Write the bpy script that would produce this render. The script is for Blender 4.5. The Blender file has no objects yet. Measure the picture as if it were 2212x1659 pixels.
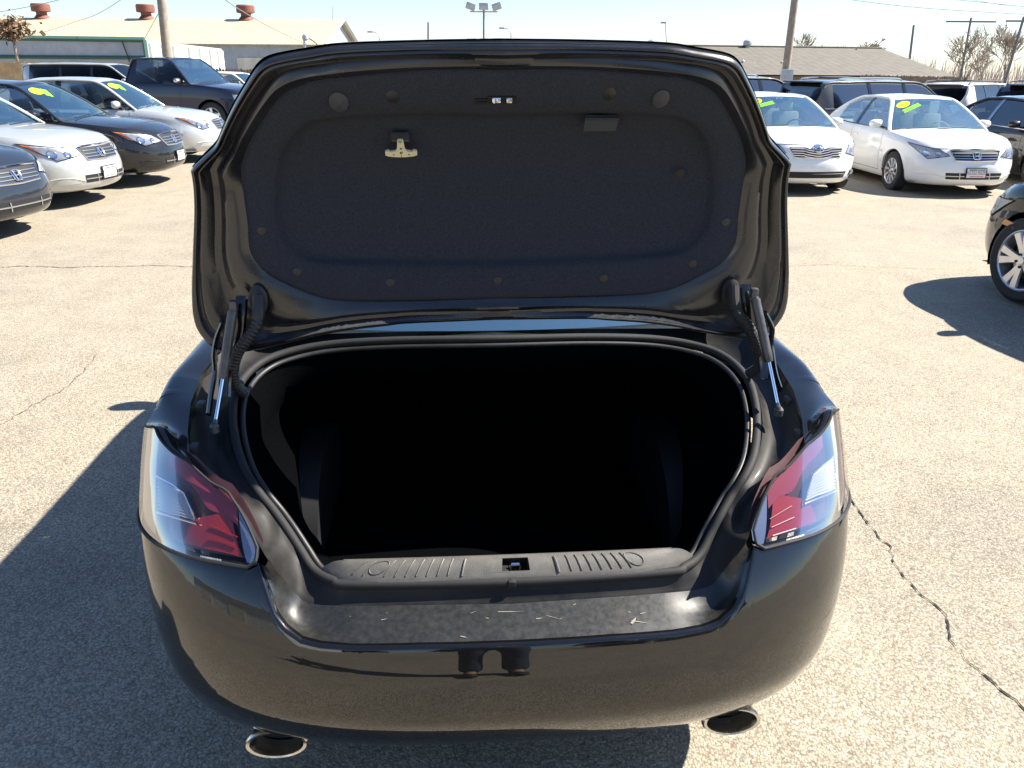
import bpy, bmesh, math, random
import numpy as np
from math import sin, cos, pi, radians as rad, sqrt, atan2
from mathutils import Matrix, Vector
random.seed(7)
SC = bpy.context.scene
COL = SC.collection
# ------------------------------------------------------------------ camera, sky, sun, exposure
F = 1740.0; CAM_H = 1.85; PITCH = math.atan((829.5-144)/F); ROLL = .007     # photo measured at 2212 x 1659
cd = bpy.data.cameras.new('camera'); cam = bpy.data.objects.new('camera', cd); COL.objects.link(cam)
cd.sensor_fit = 'HORIZONTAL'; cd.sensor_width = 36; cd.lens = 36*F/2212; cd.clip_start = .02; cd.clip_end = 3000
cam.matrix_world = Matrix.Translation((0, 0, CAM_H)) @ Matrix.Rotation(pi/2-PITCH, 4, 'X') @ Matrix.Rotation(ROLL, 4, 'Z')
SC.camera = cam
SUN = Vector((.93, .18, 1.0)).normalized()
W = bpy.data.worlds.new('World'); SC.world = W; W.use_nodes = True
nt = W.node_tree; bg = nt.nodes['Background']
sky = nt.nodes.new('ShaderNodeTexSky'); sky.sky_type = 'NISHITA'; sky.sun_disc = False
sky.sun_elevation = math.asin(SUN.z); sky.sun_rotation = atan2(SUN.x, SUN.y)
sky.air_density = 1.0; sky.dust_density = .3; sky.ozone_density = 2.0; sky.altitude = 200
tn = nt.nodes.new('ShaderNodeMix'); tn.data_type = 'RGBA'; tn.blend_type = 'MULTIPLY'; tn.inputs[0].default_value = 1; tn.inputs[7].default_value = (.93, 1.0, 1.12, 1)
nt.links.new(sky.outputs[0], tn.inputs[6]); nt.links.new(tn.outputs[2], bg.inputs[0]); bg.inputs[1].default_value = .06
sl = bpy.data.lights.new('sun', 'SUN'); sl.energy = 4.6; sl.angle = rad(.55); sl.color = (1, .93, .82)
so = bpy.data.objects.new('sun', sl); COL.objects.link(so); so.rotation_euler = SUN.to_track_quat('Z', 'Y').to_euler()
so.location = (20, 8, 30)
vs = SC.view_settings; vs.view_transform = 'Standard'; vs.look = 'None'; vs.exposure = 1.65; vs.gamma = 1
SC.render.engine = 'CYCLES'; SC.cycles.use_denoising = True; SC.cycles.max_bounces = 8
SC.cycles.transparent_max_bounces = 16; SC.cycles.sample_clamp_indirect = 6
# ------------------------------------------------------------------ helpers
def sm(t): t = min(1, max(0, t)); return t*t*(3-2*t)
def ground_z(x, y):                                   # the lot falls gently to the right beyond the parked car
    xc = 40*math.tanh(x/40)
    return -xc*(.012*sm((y-4)/10)+(.012*sm((y-15)/12) if x > 0 else 0))
CR, SR = cos(ROLL), sin(ROLL); CP, SP = cos(PITCH), sin(PITCH)
def wray(px):
    a, b = px[0]-1106, px[1]-829.5
    u, v = (a*CR+b*SR)/F, -(-a*SR+b*CR)/F
    return np.array([0, 0, CAM_H]), np.array([u, CP+v*SP, -SP+v*CP])
def at_z(px, z):
    o, d = wray(px); return o+(z-o[2])/d[2]*d
def at_y(px, y):
    o, d = wray(px); return o+(y-o[1])/d[1]*d
def on_ground(px):
    z = 0
    for i in range(8):
        p = at_z(px, z); z = ground_z(p[0], p[1])
    return p
def cat(pts, n, closed=False):                         # smooth resampling through points
    P = np.array(pts, float); m = len(P)
    if closed: P = np.vstack([P[-1], P, P[0], P[1]])
    else: P = np.vstack([2*P[0]-P[1], P, 2*P[-1]-P[-2]])
    segs = m if closed else m-1
    L = []
    for i in range(segs):
        a, b, c, d = P[i], P[i+1], P[i+2], P[i+3]
        for t in np.linspace(0, 1, 12, endpoint=False):
            L.append(.5*(2*b+(c-a)*t+(2*a-5*b+4*c-d)*t*t+(3*b-a-3*c+d)*t**3))
    L.append(P[1] if closed else P[-2]); L = np.array(L)
    s = np.r_[0, np.cumsum(np.linalg.norm(np.diff(L, axis=0), axis=1))]
    q = np.linspace(0, s[-1], n, endpoint=not closed)
    return np.stack([np.interp(q, s, L[:, k]) for k in range(P.shape[1])], 1)
def pch(x, xs, ys):                                    # smooth monotone-ish interpolation
    xs = np.asarray(xs, float); ys = np.asarray(ys, float)
    if x <= xs[0]: return ys[0]
    if x >= xs[-1]: return ys[-1]
    i = int(np.searchsorted(xs, x)-1); h = xs[i+1]-xs[i]; t = (x-xs[i])/h
    d = np.diff(ys)/np.diff(xs)
    m = lambda j: d[0] if j == 0 else d[-1] if j == len(xs)-1 else (0 if d[j-1]*d[j] <= 0 else 2*d[j-1]*d[j]/(d[j-1]+d[j]))
    return (2*t**3-3*t*t+1)*ys[i]+(t**3-2*t*t+t)*h*m(i)+(3*t*t-2*t**3)*ys[i+1]+(t**3-t*t)*h*m(i+1)
class MB:
    def __init__(s): s.v = []; s.f = []
    def add(s, vs, fs):
        k = len(s.v); s.v += [tuple(map(float, p)) for p in vs]; s.f += [tuple(i+k for i in f) for f in fs]; return s
    def grid(s, rows, wrap=False, flip=False):
        k = len(s.v); n = len(rows[0])
        for r in rows: s.v += [tuple(map(float, p)) for p in r]
        for i in range(len(rows)-1):
            for j in range(n if wrap else n-1):
                a, b = k+i*n+j, k+i*n+(j+1) % n; q = (a, b, b+n, a+n)
                s.f.append(q[::-1] if flip else q)
        return s
    def poly(s, pts, flip=False):
        k = len(s.v); s.v += [tuple(map(float, p)) for p in pts]; q = tuple(range(k, k+len(pts))); s.f.append(q[::-1] if flip else q); return s
    def box(s, c, d, M=None):
        vs = [Vector((sx*d[0]/2, sy*d[1]/2, sz*d[2]/2)) for sz in (-1, 1) for sy in (-1, 1) for sx in (-1, 1)]
        if M is not None: vs = [M @ p for p in vs]
        vs = [p+Vector(c) for p in vs]
        return s.add(vs, [(0, 2, 3, 1), (4, 5, 7, 6), (0, 1, 5, 4), (2, 6, 7, 3), (0, 4, 6, 2), (1, 3, 7, 5)])
    def rbox(s, c, d, r=.01, M=None):                  # box with bevelled edges
        bm = bmesh.new(); bmesh.ops.create_cube(bm, size=1)
        for v in bm.verts: v.co = Vector((v.co.x*d[0], v.co.y*d[1], v.co.z*d[2]))
        bmesh.ops.bevel(bm, geom=bm.edges[:]+bm.verts[:], offset=min(r, min(d)*.45), segments=2, affect='EDGES', profile=.6)
        bm.verts.index_update(); vs = [(M @ v.co if M is not None else v.co)+Vector(c) for v in bm.verts]
        fs = [[v.index for v in f.verts] for f in bm.faces]; bm.free(); return s.add(vs, fs)
    def tube(s, path, r, seg=8, closed=False, caps=True, sq=(1, 1)):
        P = [Vector(p) for p in path]; n = len(P); R = r if hasattr(r, '__len__') else [r]*n
        T = [((P[(i+1) % n] if closed or i < n-1 else P[i])-(P[i-1] if closed or i > 0 else P[i])).normalized() for i in range(n)]
        up = Vector((0, 0, 1)) if abs(T[0].z) < .9 else Vector((1, 0, 0))
        N = (up-T[0]*up.dot(T[0])).normalized(); rows = []
        for i in range(n):
            N = (N-T[i]*N.dot(T[i])).normalized(); B = T[i].cross(N)
            rows.append([P[i]+(N*cos(a)*sq[0]+B*sin(a)*sq[1])*R[i] for a in [2*pi*j/seg for j in range(seg)]])
        if closed: rows.append(rows[0])
        k = len(s.v); s.grid(rows, wrap=True)
        if caps and not closed:
            s.f.append(tuple(k+j for j in range(seg))[::-1]); e = k+(n-1)*seg; s.f.append(tuple(e+j for j in range(seg)))
        return s
    def lathe(s, prof, c, axis='X', seg=28, sx=1, sy=1):           # prof: (radius, offset along axis)
        rows = []
        for r, o in prof:
            ring = []
            for j in range(seg):
                a = 2*pi*j/seg; u, w = r*cos(a)*sx, r*sin(a)*sy
                ring.append({'X': (c[0]+o, c[1]+u, c[2]+w), 'Y': (c[0]+u, c[1]+o, c[2]+w), 'Z': (c[0]+u, c[1]+w, c[2]+o)}[axis])
            rows.append(ring)
        return s.grid(rows, wrap=True, flip=(axis != 'Y'))
    def prism(s, poly, fn, d0=0, d1=.01):              # flat outline (a,b) extruded, fn(a,b,depth) -> point
        n = len(poly); k = len(s.v)
        s.v += [tuple(map(float, fn(a, b, d0))) for a, b in poly]+[tuple(map(float, fn(a, b, d1))) for a, b in poly]
        s.f += [tuple(range(k, k+n))[::-1], tuple(range(k+n, k+2*n))]
        s.f += [(k+i, k+(i+1) % n, k+n+(i+1) % n, k+n+i) for i in range(n)]
        return s
    def map(s, fn): s.v = [tuple(map(float, fn(p))) for p in s.v]; return s
    def build(s, name, mat, parent=None, smooth=35, fixn=False):
        me = bpy.data.meshes.new(name); me.from_pydata(s.v, [], s.f)
        if fixn:
            bm = bmesh.new(); bm.from_mesh(me); bmesh.ops.remove_doubles(bm, verts=bm.verts[:], dist=1e-5)
            bmesh.ops.recalc_face_normals(bm, faces=bm.faces[:]); bm.to_mesh(me); bm.free()
        me.validate()
        if smooth:
            me.polygons.foreach_set('use_smooth', [True]*len(me.polygons)); me.set_sharp_from_angle(angle=rad(smooth))
        o = bpy.data.objects.new(name, me); COL.objects.link(o); me.materials.append(mat)
        if parent: o.parent = parent
        return o
def empty(name, loc=(0, 0, 0), rz=0, parent=None):
    o = bpy.data.objects.new(name, None); COL.objects.link(o); o.location = loc; o.rotation_euler = (0, 0, rz); o.empty_display_size = .2
    if parent: o.parent = parent
    return o
def tag(o, label=None, cat=None, group=None, kind=None):
    if label: o['label'] = label
    if cat: o['category'] = cat
    if group: o['group'] = group
    if kind: o['kind'] = kind
    return o
_tx = {}
def text2d(txt, size=1.0):                             # flat letter outlines as verts/faces, centred
    if txt not in _tx:
        cu = bpy.data.curves.new('t', 'FONT'); cu.body = txt; cu.align_x = 'CENTER'; cu.align_y = 'CENTER'; cu.resolution_u = 3
        o = bpy.data.objects.new('t', cu); COL.objects.link(o); dg = bpy.context.evaluated_depsgraph_get()
        me = o.evaluated_get(dg).to_mesh(); _tx[txt] = ([tuple(v.co) for v in me.vertices], [tuple(p.vertices) for p in me.polygons])
        o.evaluated_get(dg).to_mesh_clear(); bpy.data.objects.remove(o); bpy.data.curves.remove(cu)
    v, f = _tx[txt]; return [(x*size, y*size) for x, y, z in v], f
def add_text(mb, txt, size, fn): v, f = text2d(txt, size); mb.add([fn(a, b) for a, b in v], f); return mb
# ------------------------------------------------------------------ materials
def mat(name, col, rough=.5, metal=0, coat=0, noise=0, nscale=8, bump=0, bscale=60, spec=.5, rough_var=0, coat_rough=.04, sub=None, coat_ior=1.5):
    m = bpy.data.materials.new(name); m.use_nodes = True; t = m.node_tree; b = t.nodes['Principled BSDF']
    b.inputs['Base Color'].default_value = (*col, 1); b.inputs['Roughness'].default_value = rough; b.inputs['Metallic'].default_value = metal
    b.inputs['Coat Weight'].default_value = coat; b.inputs['Coat IOR'].default_value = coat_ior; b.inputs['Coat Roughness'].default_value = coat_rough; b.inputs['Specular IOR Level'].default_value = spec
    if noise or bump or rough_var:
        tc = t.nodes.new('ShaderNodeTexCoord')
    if noise or rough_var:
        n = t.nodes.new('ShaderNodeTexNoise'); n.inputs['Scale'].default_value = nscale; n.inputs['Detail'].default_value = 6; n.inputs['Roughness'].default_value = .65
        t.links.new(tc.outputs['Object'], n.inputs['Vector'])
    if noise:
        mx = t.nodes.new('ShaderNodeMix'); mx.data_type = 'RGBA'; mx.blend_type = 'MIX'
        mx.inputs[6].default_value = (*[c*(1-noise) for c in col], 1); mx.inputs[7].default_value = (*[min(1, c*(1+noise)) for c in (sub or col)], 1)
        mp = t.nodes.new('ShaderNodeMapRange'); mp.inputs[1].default_value = .3; mp.inputs[2].default_value = .7
        t.links.new(n.outputs[0], mp.inputs[0]); t.links.new(mp.outputs[0], mx.inputs[0]); t.links.new(mx.outputs[2], b.inputs['Base Color'])
    if rough_var:
        mp2 = t.nodes.new('ShaderNodeMapRange'); mp2.inputs[1].default_value = .35; mp2.inputs[2].default_value = .7
        mp2.inputs[3].default_value = max(.01, rough-rough_var); mp2.inputs[4].default_value = rough+rough_var
        t.links.new(n.outputs[0], mp2.inputs[0]); t.links.new(mp2.outputs[0], b.inputs['Roughness'])
    if bump:
        n2 = t.nodes.new('ShaderNodeTexNoise'); n2.inputs['Scale'].default_value = bscale; n2.inputs['Detail'].default_value = 3
        t.links.new(tc.outputs['Object'], n2.inputs['Vector'])
        bp = t.nodes.new('ShaderNodeBump'); bp.inputs['Strength'].default_value = bump; bp.inputs['Distance'].default_value = .0012
        t.links.new(n2.outputs[0], bp.inputs['Height']); t.links.new(bp.outputs[0], b.inputs['Normal'])
    return m
def glass(name, tint, refl=.06, rough=.01, k=.45, gc=(1, 1, 1)):
    m = bpy.data.materials.new(name); m.use_nodes = True; t = m.node_tree; t.nodes.remove(t.nodes['Principled BSDF'])
    tr = t.nodes.new('ShaderNodeBsdfTransparent'); tr.inputs[0].default_value = (*tint, 1)
    gl = t.nodes.new('ShaderNodeBsdfGlossy'); gl.inputs['Roughness'].default_value = rough; gl.inputs['Color'].default_value = (*gc, 1)
    fr = t.nodes.new('ShaderNodeFresnel'); fr.inputs[0].default_value = 1.5
    ad = t.nodes.new('ShaderNodeMath'); ad.operation = 'MULTIPLY_ADD'; ad.inputs[1].default_value = k; ad.inputs[2].default_value = refl
    ad.use_clamp = True
    mx = t.nodes.new('ShaderNodeMixShader'); out = t.nodes['Material Output']
    t.links.new(fr.outputs[0], ad.inputs[0]); t.links.new(ad.outputs[0], mx.inputs[0]); t.links.new(tr.outputs[0], mx.inputs[1]); t.links.new(gl.outputs[0], mx.inputs[2]); t.links.new(mx.outputs[0], out.inputs[0])
    return m
def paint(name, col, metal=0, rough=.35): return mat(name, col, rough, metal, 1.0, noise=.04, nscale=3, coat_rough=.03, spec=.12)
M = dict(
 black_paint=mat('black_paint', (.0035, .0033, .003), .3, 0, 1.0, rough_var=.06, nscale=14, coat_rough=.012, spec=.08, coat_ior=1.65),
 inner_paint=mat('inner_paint', (.012, .013, .016), .32, 0, .6, noise=.3, nscale=5, rough_var=.12, coat_rough=.16),
 dusty_black=mat('dusty_black', (.011, .0115, .0105), .42, 0, .3, noise=.15, nscale=70, rough_var=.08, coat_rough=.12, sub=(.014, .0142, .013)),
 rubber=mat('rubber', (.010, .010, .011), .75, noise=.3, nscale=30, bump=.1, bscale=200),
 plastic=mat('plastic', (.02, .02, .021), .5, noise=.25, nscale=20, bump=.15, bscale=350),
 trim_plastic=mat('trim_plastic', (.085, .081, .072), .5, noise=.2, nscale=40, bump=.6, bscale=420),
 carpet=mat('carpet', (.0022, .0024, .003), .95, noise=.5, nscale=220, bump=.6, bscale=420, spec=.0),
 liner=mat('liner', (.026, .029, .038), .95, noise=.25, nscale=260, bump=.5, bscale=500, spec=.15, sub=(.034, .038, .050)),
 chrome=mat('chrome', (.75, .75, .76), .08, 1.0), chrome_dull=mat('chrome_dull', (.62, .6, .55), .22, 1.0, noise=.15, nscale=30, rough_var=.08),
 silver_trim=mat('silver_trim', (.5, .52, .55), .25, .9), dark=mat('dark', (.008, .008, .009), .6), black_gloss=mat('black_gloss', (.006, .006, .007), .15, coat=.6),
 steel=mat('steel', (.3, .3, .3), .3, .9, noise=.3, nscale=20), grey_metal=mat('grey_metal', (.09, .09, .092), .45, .5, noise=.35, nscale=25, rough_var=.1),
 cream=mat('cream', (.72, .66, .42), .45, noise=.05, nscale=20), dust=mat('dust', (.32, .29, .24), .8, noise=.3, nscale=30),
 lens=glass('lens', (.93, .93, .95), .02, k=.7), lens_smoke=glass('lens_smoke', (.88, .85, .86), .0, k=.4),
 lamp_red=mat('lamp_red', (.22, .014, .018), .25, coat=.8), lamp_dark=mat('lamp_dark', (.075, .030, .030), .3, .3, coat=.5, noise=.3, nscale=12),
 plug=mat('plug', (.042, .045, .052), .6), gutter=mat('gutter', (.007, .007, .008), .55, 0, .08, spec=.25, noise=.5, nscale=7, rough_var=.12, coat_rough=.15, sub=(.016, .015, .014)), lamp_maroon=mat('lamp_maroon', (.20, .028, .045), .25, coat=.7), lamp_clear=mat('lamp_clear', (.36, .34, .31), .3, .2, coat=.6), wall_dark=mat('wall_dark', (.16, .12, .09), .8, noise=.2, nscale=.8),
 lamp_white=mat('lamp_white', (.50, .52, .55), .25, .25), lamp_blue=mat('lamp_blue', (.3, .36, .45), .18, .8),
 amber=mat('amber', (.62, .19, .03), .25, coat=.7), lamp_grey=mat('lamp_grey', (.55, .56, .55), .25, .2, coat=.6, noise=.25, nscale=16),
 tyre=mat('tyre', (.018, .018, .018), .75, noise=.3, nscale=12, bump=.15, bscale=90), alloy=mat('alloy', (.72, .72, .72), .28, .75, noise=.08, nscale=6),
 seat=mat('seat', (.05, .05, .052), .8, noise=.2, nscale=20), seat_light=mat('seat_light', (.42, .42, .36), .8, noise=.15, nscale=20),
 glass_clear=glass('glass_clear', (.66, .74, .72), .01), glass_wind=glass('glass_wind', (.68, .80, .74), .085, gc=(.8, 1.0, .95)), glass_dark=glass('glass_dark', (.06, .07, .09), .0, k=.22),
 lime_dark=mat('lime_dark', (.16, .5, .03), .4), yellow=mat('yellow', (.85, .72, .03), .4), lime=mat('lime', (.28, .75, .04), .4), ink=mat('ink', (.02, .02, .02), .5), lime_ink=mat('lime_ink', (.02, .18, .02), .5), orange_ink=mat('orange_ink', (.75, .12, .02), .5),
 plate_white=mat('plate_white', (.72, .72, .72), .35), red_ink=mat('red_ink', (.55, .02, .03), .4))
# ================================================================== parked vehicles: one parametric builder
SEDAN = dict(L=4.93, W=1.85, H=1.50, wb=2.80, fo=.98, r=.325, ra=.365, z0=.19, nf=3.0, nr=3.2,
    belt=[(-2.46, .98), (-1.6, 1.02), (-.4, .985), (.9, .965), (1.5, .915), (2.0, .85), (2.3, .79), (2.46, .755)],
    lev=[(0, .90, .15, .14), (.05, .935, .075, .08), (.16, .965, .02, .03), (.33, .985, 0, 0), (.48, 1, .004, 0), (.6, .998, .02, .015), (.7, .985, .045, .04), (.84, .985, .085, .07), (.93, .968, .13, .09), (1.0, .935, .20, .13)],
    crown=.055, cowl=1.10, wtop=.38, rtop=-.95, deck=-1.68, bpil=[-.28], cpil=-1.15, xr=.55, rcrown=.05, railz=-.06, tumble=.06, bow=.16)
def tab(xs, ys, n=300):
    X0_, X1_ = xs[0], xs[-1]; T_ = [float(pch(x, xs, ys)) for x in np.linspace(X0_, X1_, n)]; k_ = (n-1)/(X1_-X0_)
    def f(x):
        q = (x-X0_)*k_
        if q <= 0: return T_[0]
        if q >= n-1: return T_[-1]
        i = int(q); return T_[i]+(T_[i+1]-T_[i])*(q-i)
    return f
_bf = {}
def body_fns(S):
    key = repr(sorted((k, v) for k, v in S.items() if k != 'mir'))
    if key not in _bf: _bf[key] = body_fns_(S)
    return _bf[key]
def body_fns_(S):
    hl = S['L']/2; fa = hl-S['fo']; ra_ = fa-S['wb']; Fc, Rc = fa-.35, ra_+.35; hw_ = S['W']/2
    bx, bz = zip(*S['belt']); lz, lw, lf, lr = zip(*S['lev'])
    zb = tab(bx, bz); TW, TF, TR = tab(lz, lw), tab(lz, lf), tab(lz, lr)
    def arch(y):
        z = S['z0']
        for a in (fa, ra_):
            if abs(y-a) < S['ra']: z = max(z, S['r']+sqrt(S['ra']**2-(y-a)**2))
        return z
    def xside(y, zf):
        w = hw_*TW(zf)
        if y > Fc: A = hl-TF(zf)-Fc; return w*max(0, 1-min(1, (y-Fc)/A)**S['nf'])**(1/S['nf'])
        if y < Rc: A = hl-TR(zf)+Rc; return w*max(0, 1-min(1, (Rc-y)/A)**S['nr'])**(1/S['nr'])
        return w
    def yfront(x, zf):
        w = hw_*TW(zf); A = hl-TF(zf)-Fc; return Fc+A*max(0, 1-min(1, abs(x)/w)**S['nf'])**(1/S['nf'])
    def yrear(x, zf):
        w = hw_*TW(zf); A = hl-TR(zf)+Rc; return Rc-A*max(0, 1-min(1, abs(x)/w)**S['nr'])**(1/S['nr'])
    return hl, fa, ra_, Fc, Rc, hw_, zb, arch, xside, yfront, yrear
def make_body(S, paint_, root, ycut=None):
    hl, fa, rx, Fc, Rc, hw_, zb, arch, xside, yfront, yrear = body_fns(S); ra = S['ra']; z0 = S['z0']
    ye, yr = fa+ra+.10, rx-ra-.12
    ph = [sin(pi/2*t) for t in np.linspace(-1, 1, 25)]
    ys = [yr, (yr+rx-ra)/2, rx-ra-.002]+[rx-ra*cos(q)*.9999 for q in np.linspace(0, pi, 17)]+[rx+ra+.002]
    ys += list(np.linspace(rx+ra+.12, fa-ra-.12, 14))+[fa-ra-.002]+[fa-ra*cos(q)*.9999 for q in np.linspace(0, pi, 17)]+[fa+ra+.002, fa+ra+.05, ye]
    if ycut is not None: ys = [y for y in ys if y > ycut]
    zfs = [0, .03, .06, .11, .17, .25, .33, .42, .5, .56, .62, .68, .74, .8, .86, .91, .95, .98, 1.0]
    rows = []
    for k in zfs:
        def sp(y, s):
            zl = arch(y); t = zb(y); z = zl+(t-zl)*k; zf = (z-z0)/(t-z0); return (s*xside(y, zf), y, z)
        R = [sp(y, 1) for y in ys]; xe = xside(ye, k); xq = xside(yr, k)
        fr = []
        for p in ph[::-1][1:-1]: x = p*xe; y = yfront(x, k); fr.append((x, y, z0+(zb(y)-z0)*k))
        Lf = [sp(y, -1) for y in ys[::-1]]; re = []
        if ycut is None:
            for p in ph[1:-1]: x = p*xq; y = yrear(x, k); re.append((x, y, z0+(zb(y)-z0)*k))
        rows.append(R+fr+Lf+re)
    b = MB().grid(rows, wrap=ycut is None, flip=True)
    def toprow(y, k=1.0): x = xside(y, 1); c = S['crown']*sm((hl-abs(y))/.5+.15); return [(p*x, y, zb(y)+c*(1-abs(p)**2.4)) for p in ph]
    xe = xside(ye, 1); fedge = []
    for p in ph: x = p*xe; y = yfront(x, 1); fedge.append(np.array((x, y, zb(y))))
    er = np.array(toprow(ye)); tr = [list(r) for r in [toprow(y) for y in np.linspace(S['cowl']-.05, ye, 10)]]
    for t in (.25, .5, .75, .9, 1.0): R_ = er*(1-t)+np.array(fedge)*t; R_[:, 2] += .02*sin(pi*t)*(1-np.array(ph)**2); tr.append(list(R_))
    b.grid(tr, flip=False)
    if ycut is None:
        xq = xside(yr, 1); redge = []
        for p in ph: x = p*xq; y = yrear(x, 1); redge.append(np.array((x, y, zb(y))))
        er = np.array(toprow(yr)); tr = [list(r) for r in [toprow(y) for y in np.linspace(min(S['deck']+.05, yr+.6), yr, 6)]]
        for t in (.25, .5, .75, 1.0): tr.append(list(er*(1-t)+np.array(redge)*t))
        b.grid(tr, flip=True)
    # arch returns and inner wells
    for s in (-1, 1):
        for a in (fa, rx):
            if ycut is not None and a < ycut: continue
            e0, e1 = [], []
            for q in np.linspace(0, pi, 17):
                y = a-ra*cos(q)*.9999; z = arch(y); x = s*xside(y, (z-z0)/(zb(y)-z0)); e0.append((x, y, z)); e1.append((x-s*.035, y, z-.004))
            b.grid([e0, e1], flip=s < 0)
    o = b.build('body', paint_, root, 40)
    for s in (-1, 1):
        for a in (fa, rx):
            if ycut is not None and a < ycut: continue
            w = MB(); pr = [[(s*x, a-ra*1.02*cos(q), S['r']+ra*1.02*sin(q)) for q in np.linspace(-.3, pi+.3, 18)] for x in (hw_*.93, hw_*.55)]
            w.grid(pr).poly(pr[1]).build('wheel_well', M['dark'], root)
    fl = MB(); fl.grid([[(x*hw_*.9, y, z0+.03) for x in (-1, -.5, 0, .5, 1)] for y in np.linspace(max(-hl+.35, ycut or -9), hl-.4, 8)]).build('underbody', M['dark'], root)
    return o
def ring_fn(S):                                            # point on the nose at height z, s metres round from the centre line
    hl, fa, rx, Fc, Rc, hw_, zb, arch, xside, yfront, yrear = body_fns(S); cache = {}
    def poly(z, rear):
        key = (round(z, 3), rear)
        if key not in cache:
            pts = []
            for x in np.r_[np.linspace(0, hw_*.8, 22), hw_*np.linspace(.82, .985, 16)]:
                y = hl if not rear else -hl
                for i in range(4): zf = (z-S['z0'])/(zb(y)-S['z0']); y = yfront(x, min(1, zf)) if not rear else yrear(x, min(1, zf))
                pts.append((x, y))
            y0 = pts[-1][1]
            for d in np.linspace(.05, .9, 14):
                y = y0-d if not rear else y0+d; zf = (z-S['z0'])/(zb(y)-S['z0']); pts.append((xside(y, min(1, zf)), y))
            P = np.array(pts); L = np.r_[0, np.cumsum(np.hypot(*np.diff(P, axis=0).T))]; cache[key] = (P, L)
        return cache[key]
    def f(s, z, off=0, rear=False):
        P, L = poly(z, rear); a = abs(s); p = np.array([np.interp(a, L, P[:, 0]), np.interp(a, L, P[:, 1])])
        q = np.array([np.interp(a+.02, L, P[:, 0]), np.interp(a+.02, L, P[:, 1])])-np.array([np.interp(max(0, a-.02), L, P[:, 0]), np.interp(max(0, a-.02), L, P[:, 1])])
        n = np.array([-q[1], q[0]]) if not rear else np.array([q[1], -q[0]]); n = n/(np.linalg.norm(n)+1e-9)
        if (not rear and n[1] < 0 and n[0] < 0): n = -n
        p = p+n*off; return np.array([p[0]*(1 if s >= 0 else -1), p[1], z])
    return f
def patch(f, quad, off, nu=10, nv=5, rear=False, sgn=1):   # quad corners (s,z): low-in, low-out, high-out, high-in
    q = [np.array(c, float) for c in quad]; rows = []
    for v in np.linspace(0, 1, nv):
        rows.append([f(*(lambda c: (c[0]*sgn, c[1]))((q[0]*(1-u)+q[1]*u)*(1-v)+(q[3]*(1-u)+q[2]*u)*v), off, rear) for u in np.linspace(0, 1, nu)])
    return MB().grid(rows, flip=(sgn > 0) == (not rear))
def slab(f, quad, off0, off1, nu=10, nv=3, rear=False):    # raised patch with thickness
    b = patch(f, quad, off1, nu, nv, rear); q = [np.array(c, float) for c in quad]
    edge = [q[0]*(1-u)+q[1]*u for u in np.linspace(0, 1, nu)]+[q[1]*(1-u)+q[2]*u for u in np.linspace(0, 1, 3)][1:]+[q[2]*(1-u)+q[3]*u for u in np.linspace(0, 1, nu)][1:]+[q[3]*(1-u)+q[0]*u for u in np.linspace(0, 1, 3)][1:]
    return b.grid([[f(c[0], c[1], off0, rear) for c in edge], [f(c[0], c[1], off1, rear) for c in edge]])
def wheel_parts(name, r, w, style, rimr=None, tyre_m=None, alloy_m=None):
    rr = rimr or r*.66; t = MB().lathe([(rr, -w/2+.01), (r*.9, -w/2), (r*.985, -w/2+.02), (r, -w/4), (r, w/4), (r*.985, w/2-.02), (r*.9, w/2), (rr*1.02, w/2-.008), (rr, w/2-.02), (rr, -w/2+.01)], (0, 0, 0), 'X', 40)
    rim_ = MB().lathe([(rr*1.01, w/2-.004), (rr*.97, w/2+.002), (rr*.93, w/2-.006), (rr*.90, w/2-.05), (rr*.88, -w/2+.02)], (0, 0, 0), 'X', 36)
    rim_.lathe([(.032, w/2-.002), (.03, w/2+.004), (.001, w/2+.005)], (0, 0, 0), 'X', 14).lathe([(.07, w/2-.03), (.065, w/2-.012), (.03, w/2-.006)], (0, 0, 0), 'X', 18)
    n = {'ten': 10, 'five': 5, 'split': 5}[style]
    def spoke(a0, a1, w0, w1):
        for k in range(1):
            vs = []
            for t_, ww in ((.14, w0), (.55, (w0+w1)/2), (.95, w1)):
                a = a0+(a1-a0)*t_; c = (cos(a), sin(a)); p = (-sin(a), cos(a)); x1 = w/2-.004-(.012*(1-t_)); R_ = rr*t_
                for q, xx in ((-1, x1-.02), (-.8, x1), (.8, x1), (1, x1-.02)): vs.append((xx, c[0]*R_+p[0]*q*ww, c[1]*R_+p[1]*q*ww))
            rim_.add(vs, [(i*4+j, i*4+j+1, i*4+5+j, i*4+4+j) for i in range(2) for j in range(3)])
    for i in range(n):
        a = 2*pi*i/n+.2
        if style == 'split':
            for d in (-.17, .17): spoke(a+d*.8, a+d*1.3, .022, .038)
        else: spoke(a, a+(.22 if style == 'ten' else 0), .016 if style == 'ten' else .03, .022 if style == 'ten' else .05)
    back = MB().lathe([(rr*.9, -.01), (.05, -.012), (.001, -.012)], (0, 0, 0), 'X', 24)
    disc_ = MB().lathe([(rr*.62, .02), (rr*.62, .032), (.06, .034)], (0, 0, 0), 'X', 24)
    nuts = MB()
    for i in range(1):
        a = 2*pi*i/5+.5; nuts.lathe([(.011, w/2-.012), (.011, w/2+.004), (.001, w/2+.006)], (0, .055*cos(a), .055*sin(a)), 'X', 8)
    return t, rim_, back, disc_, nuts
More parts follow.
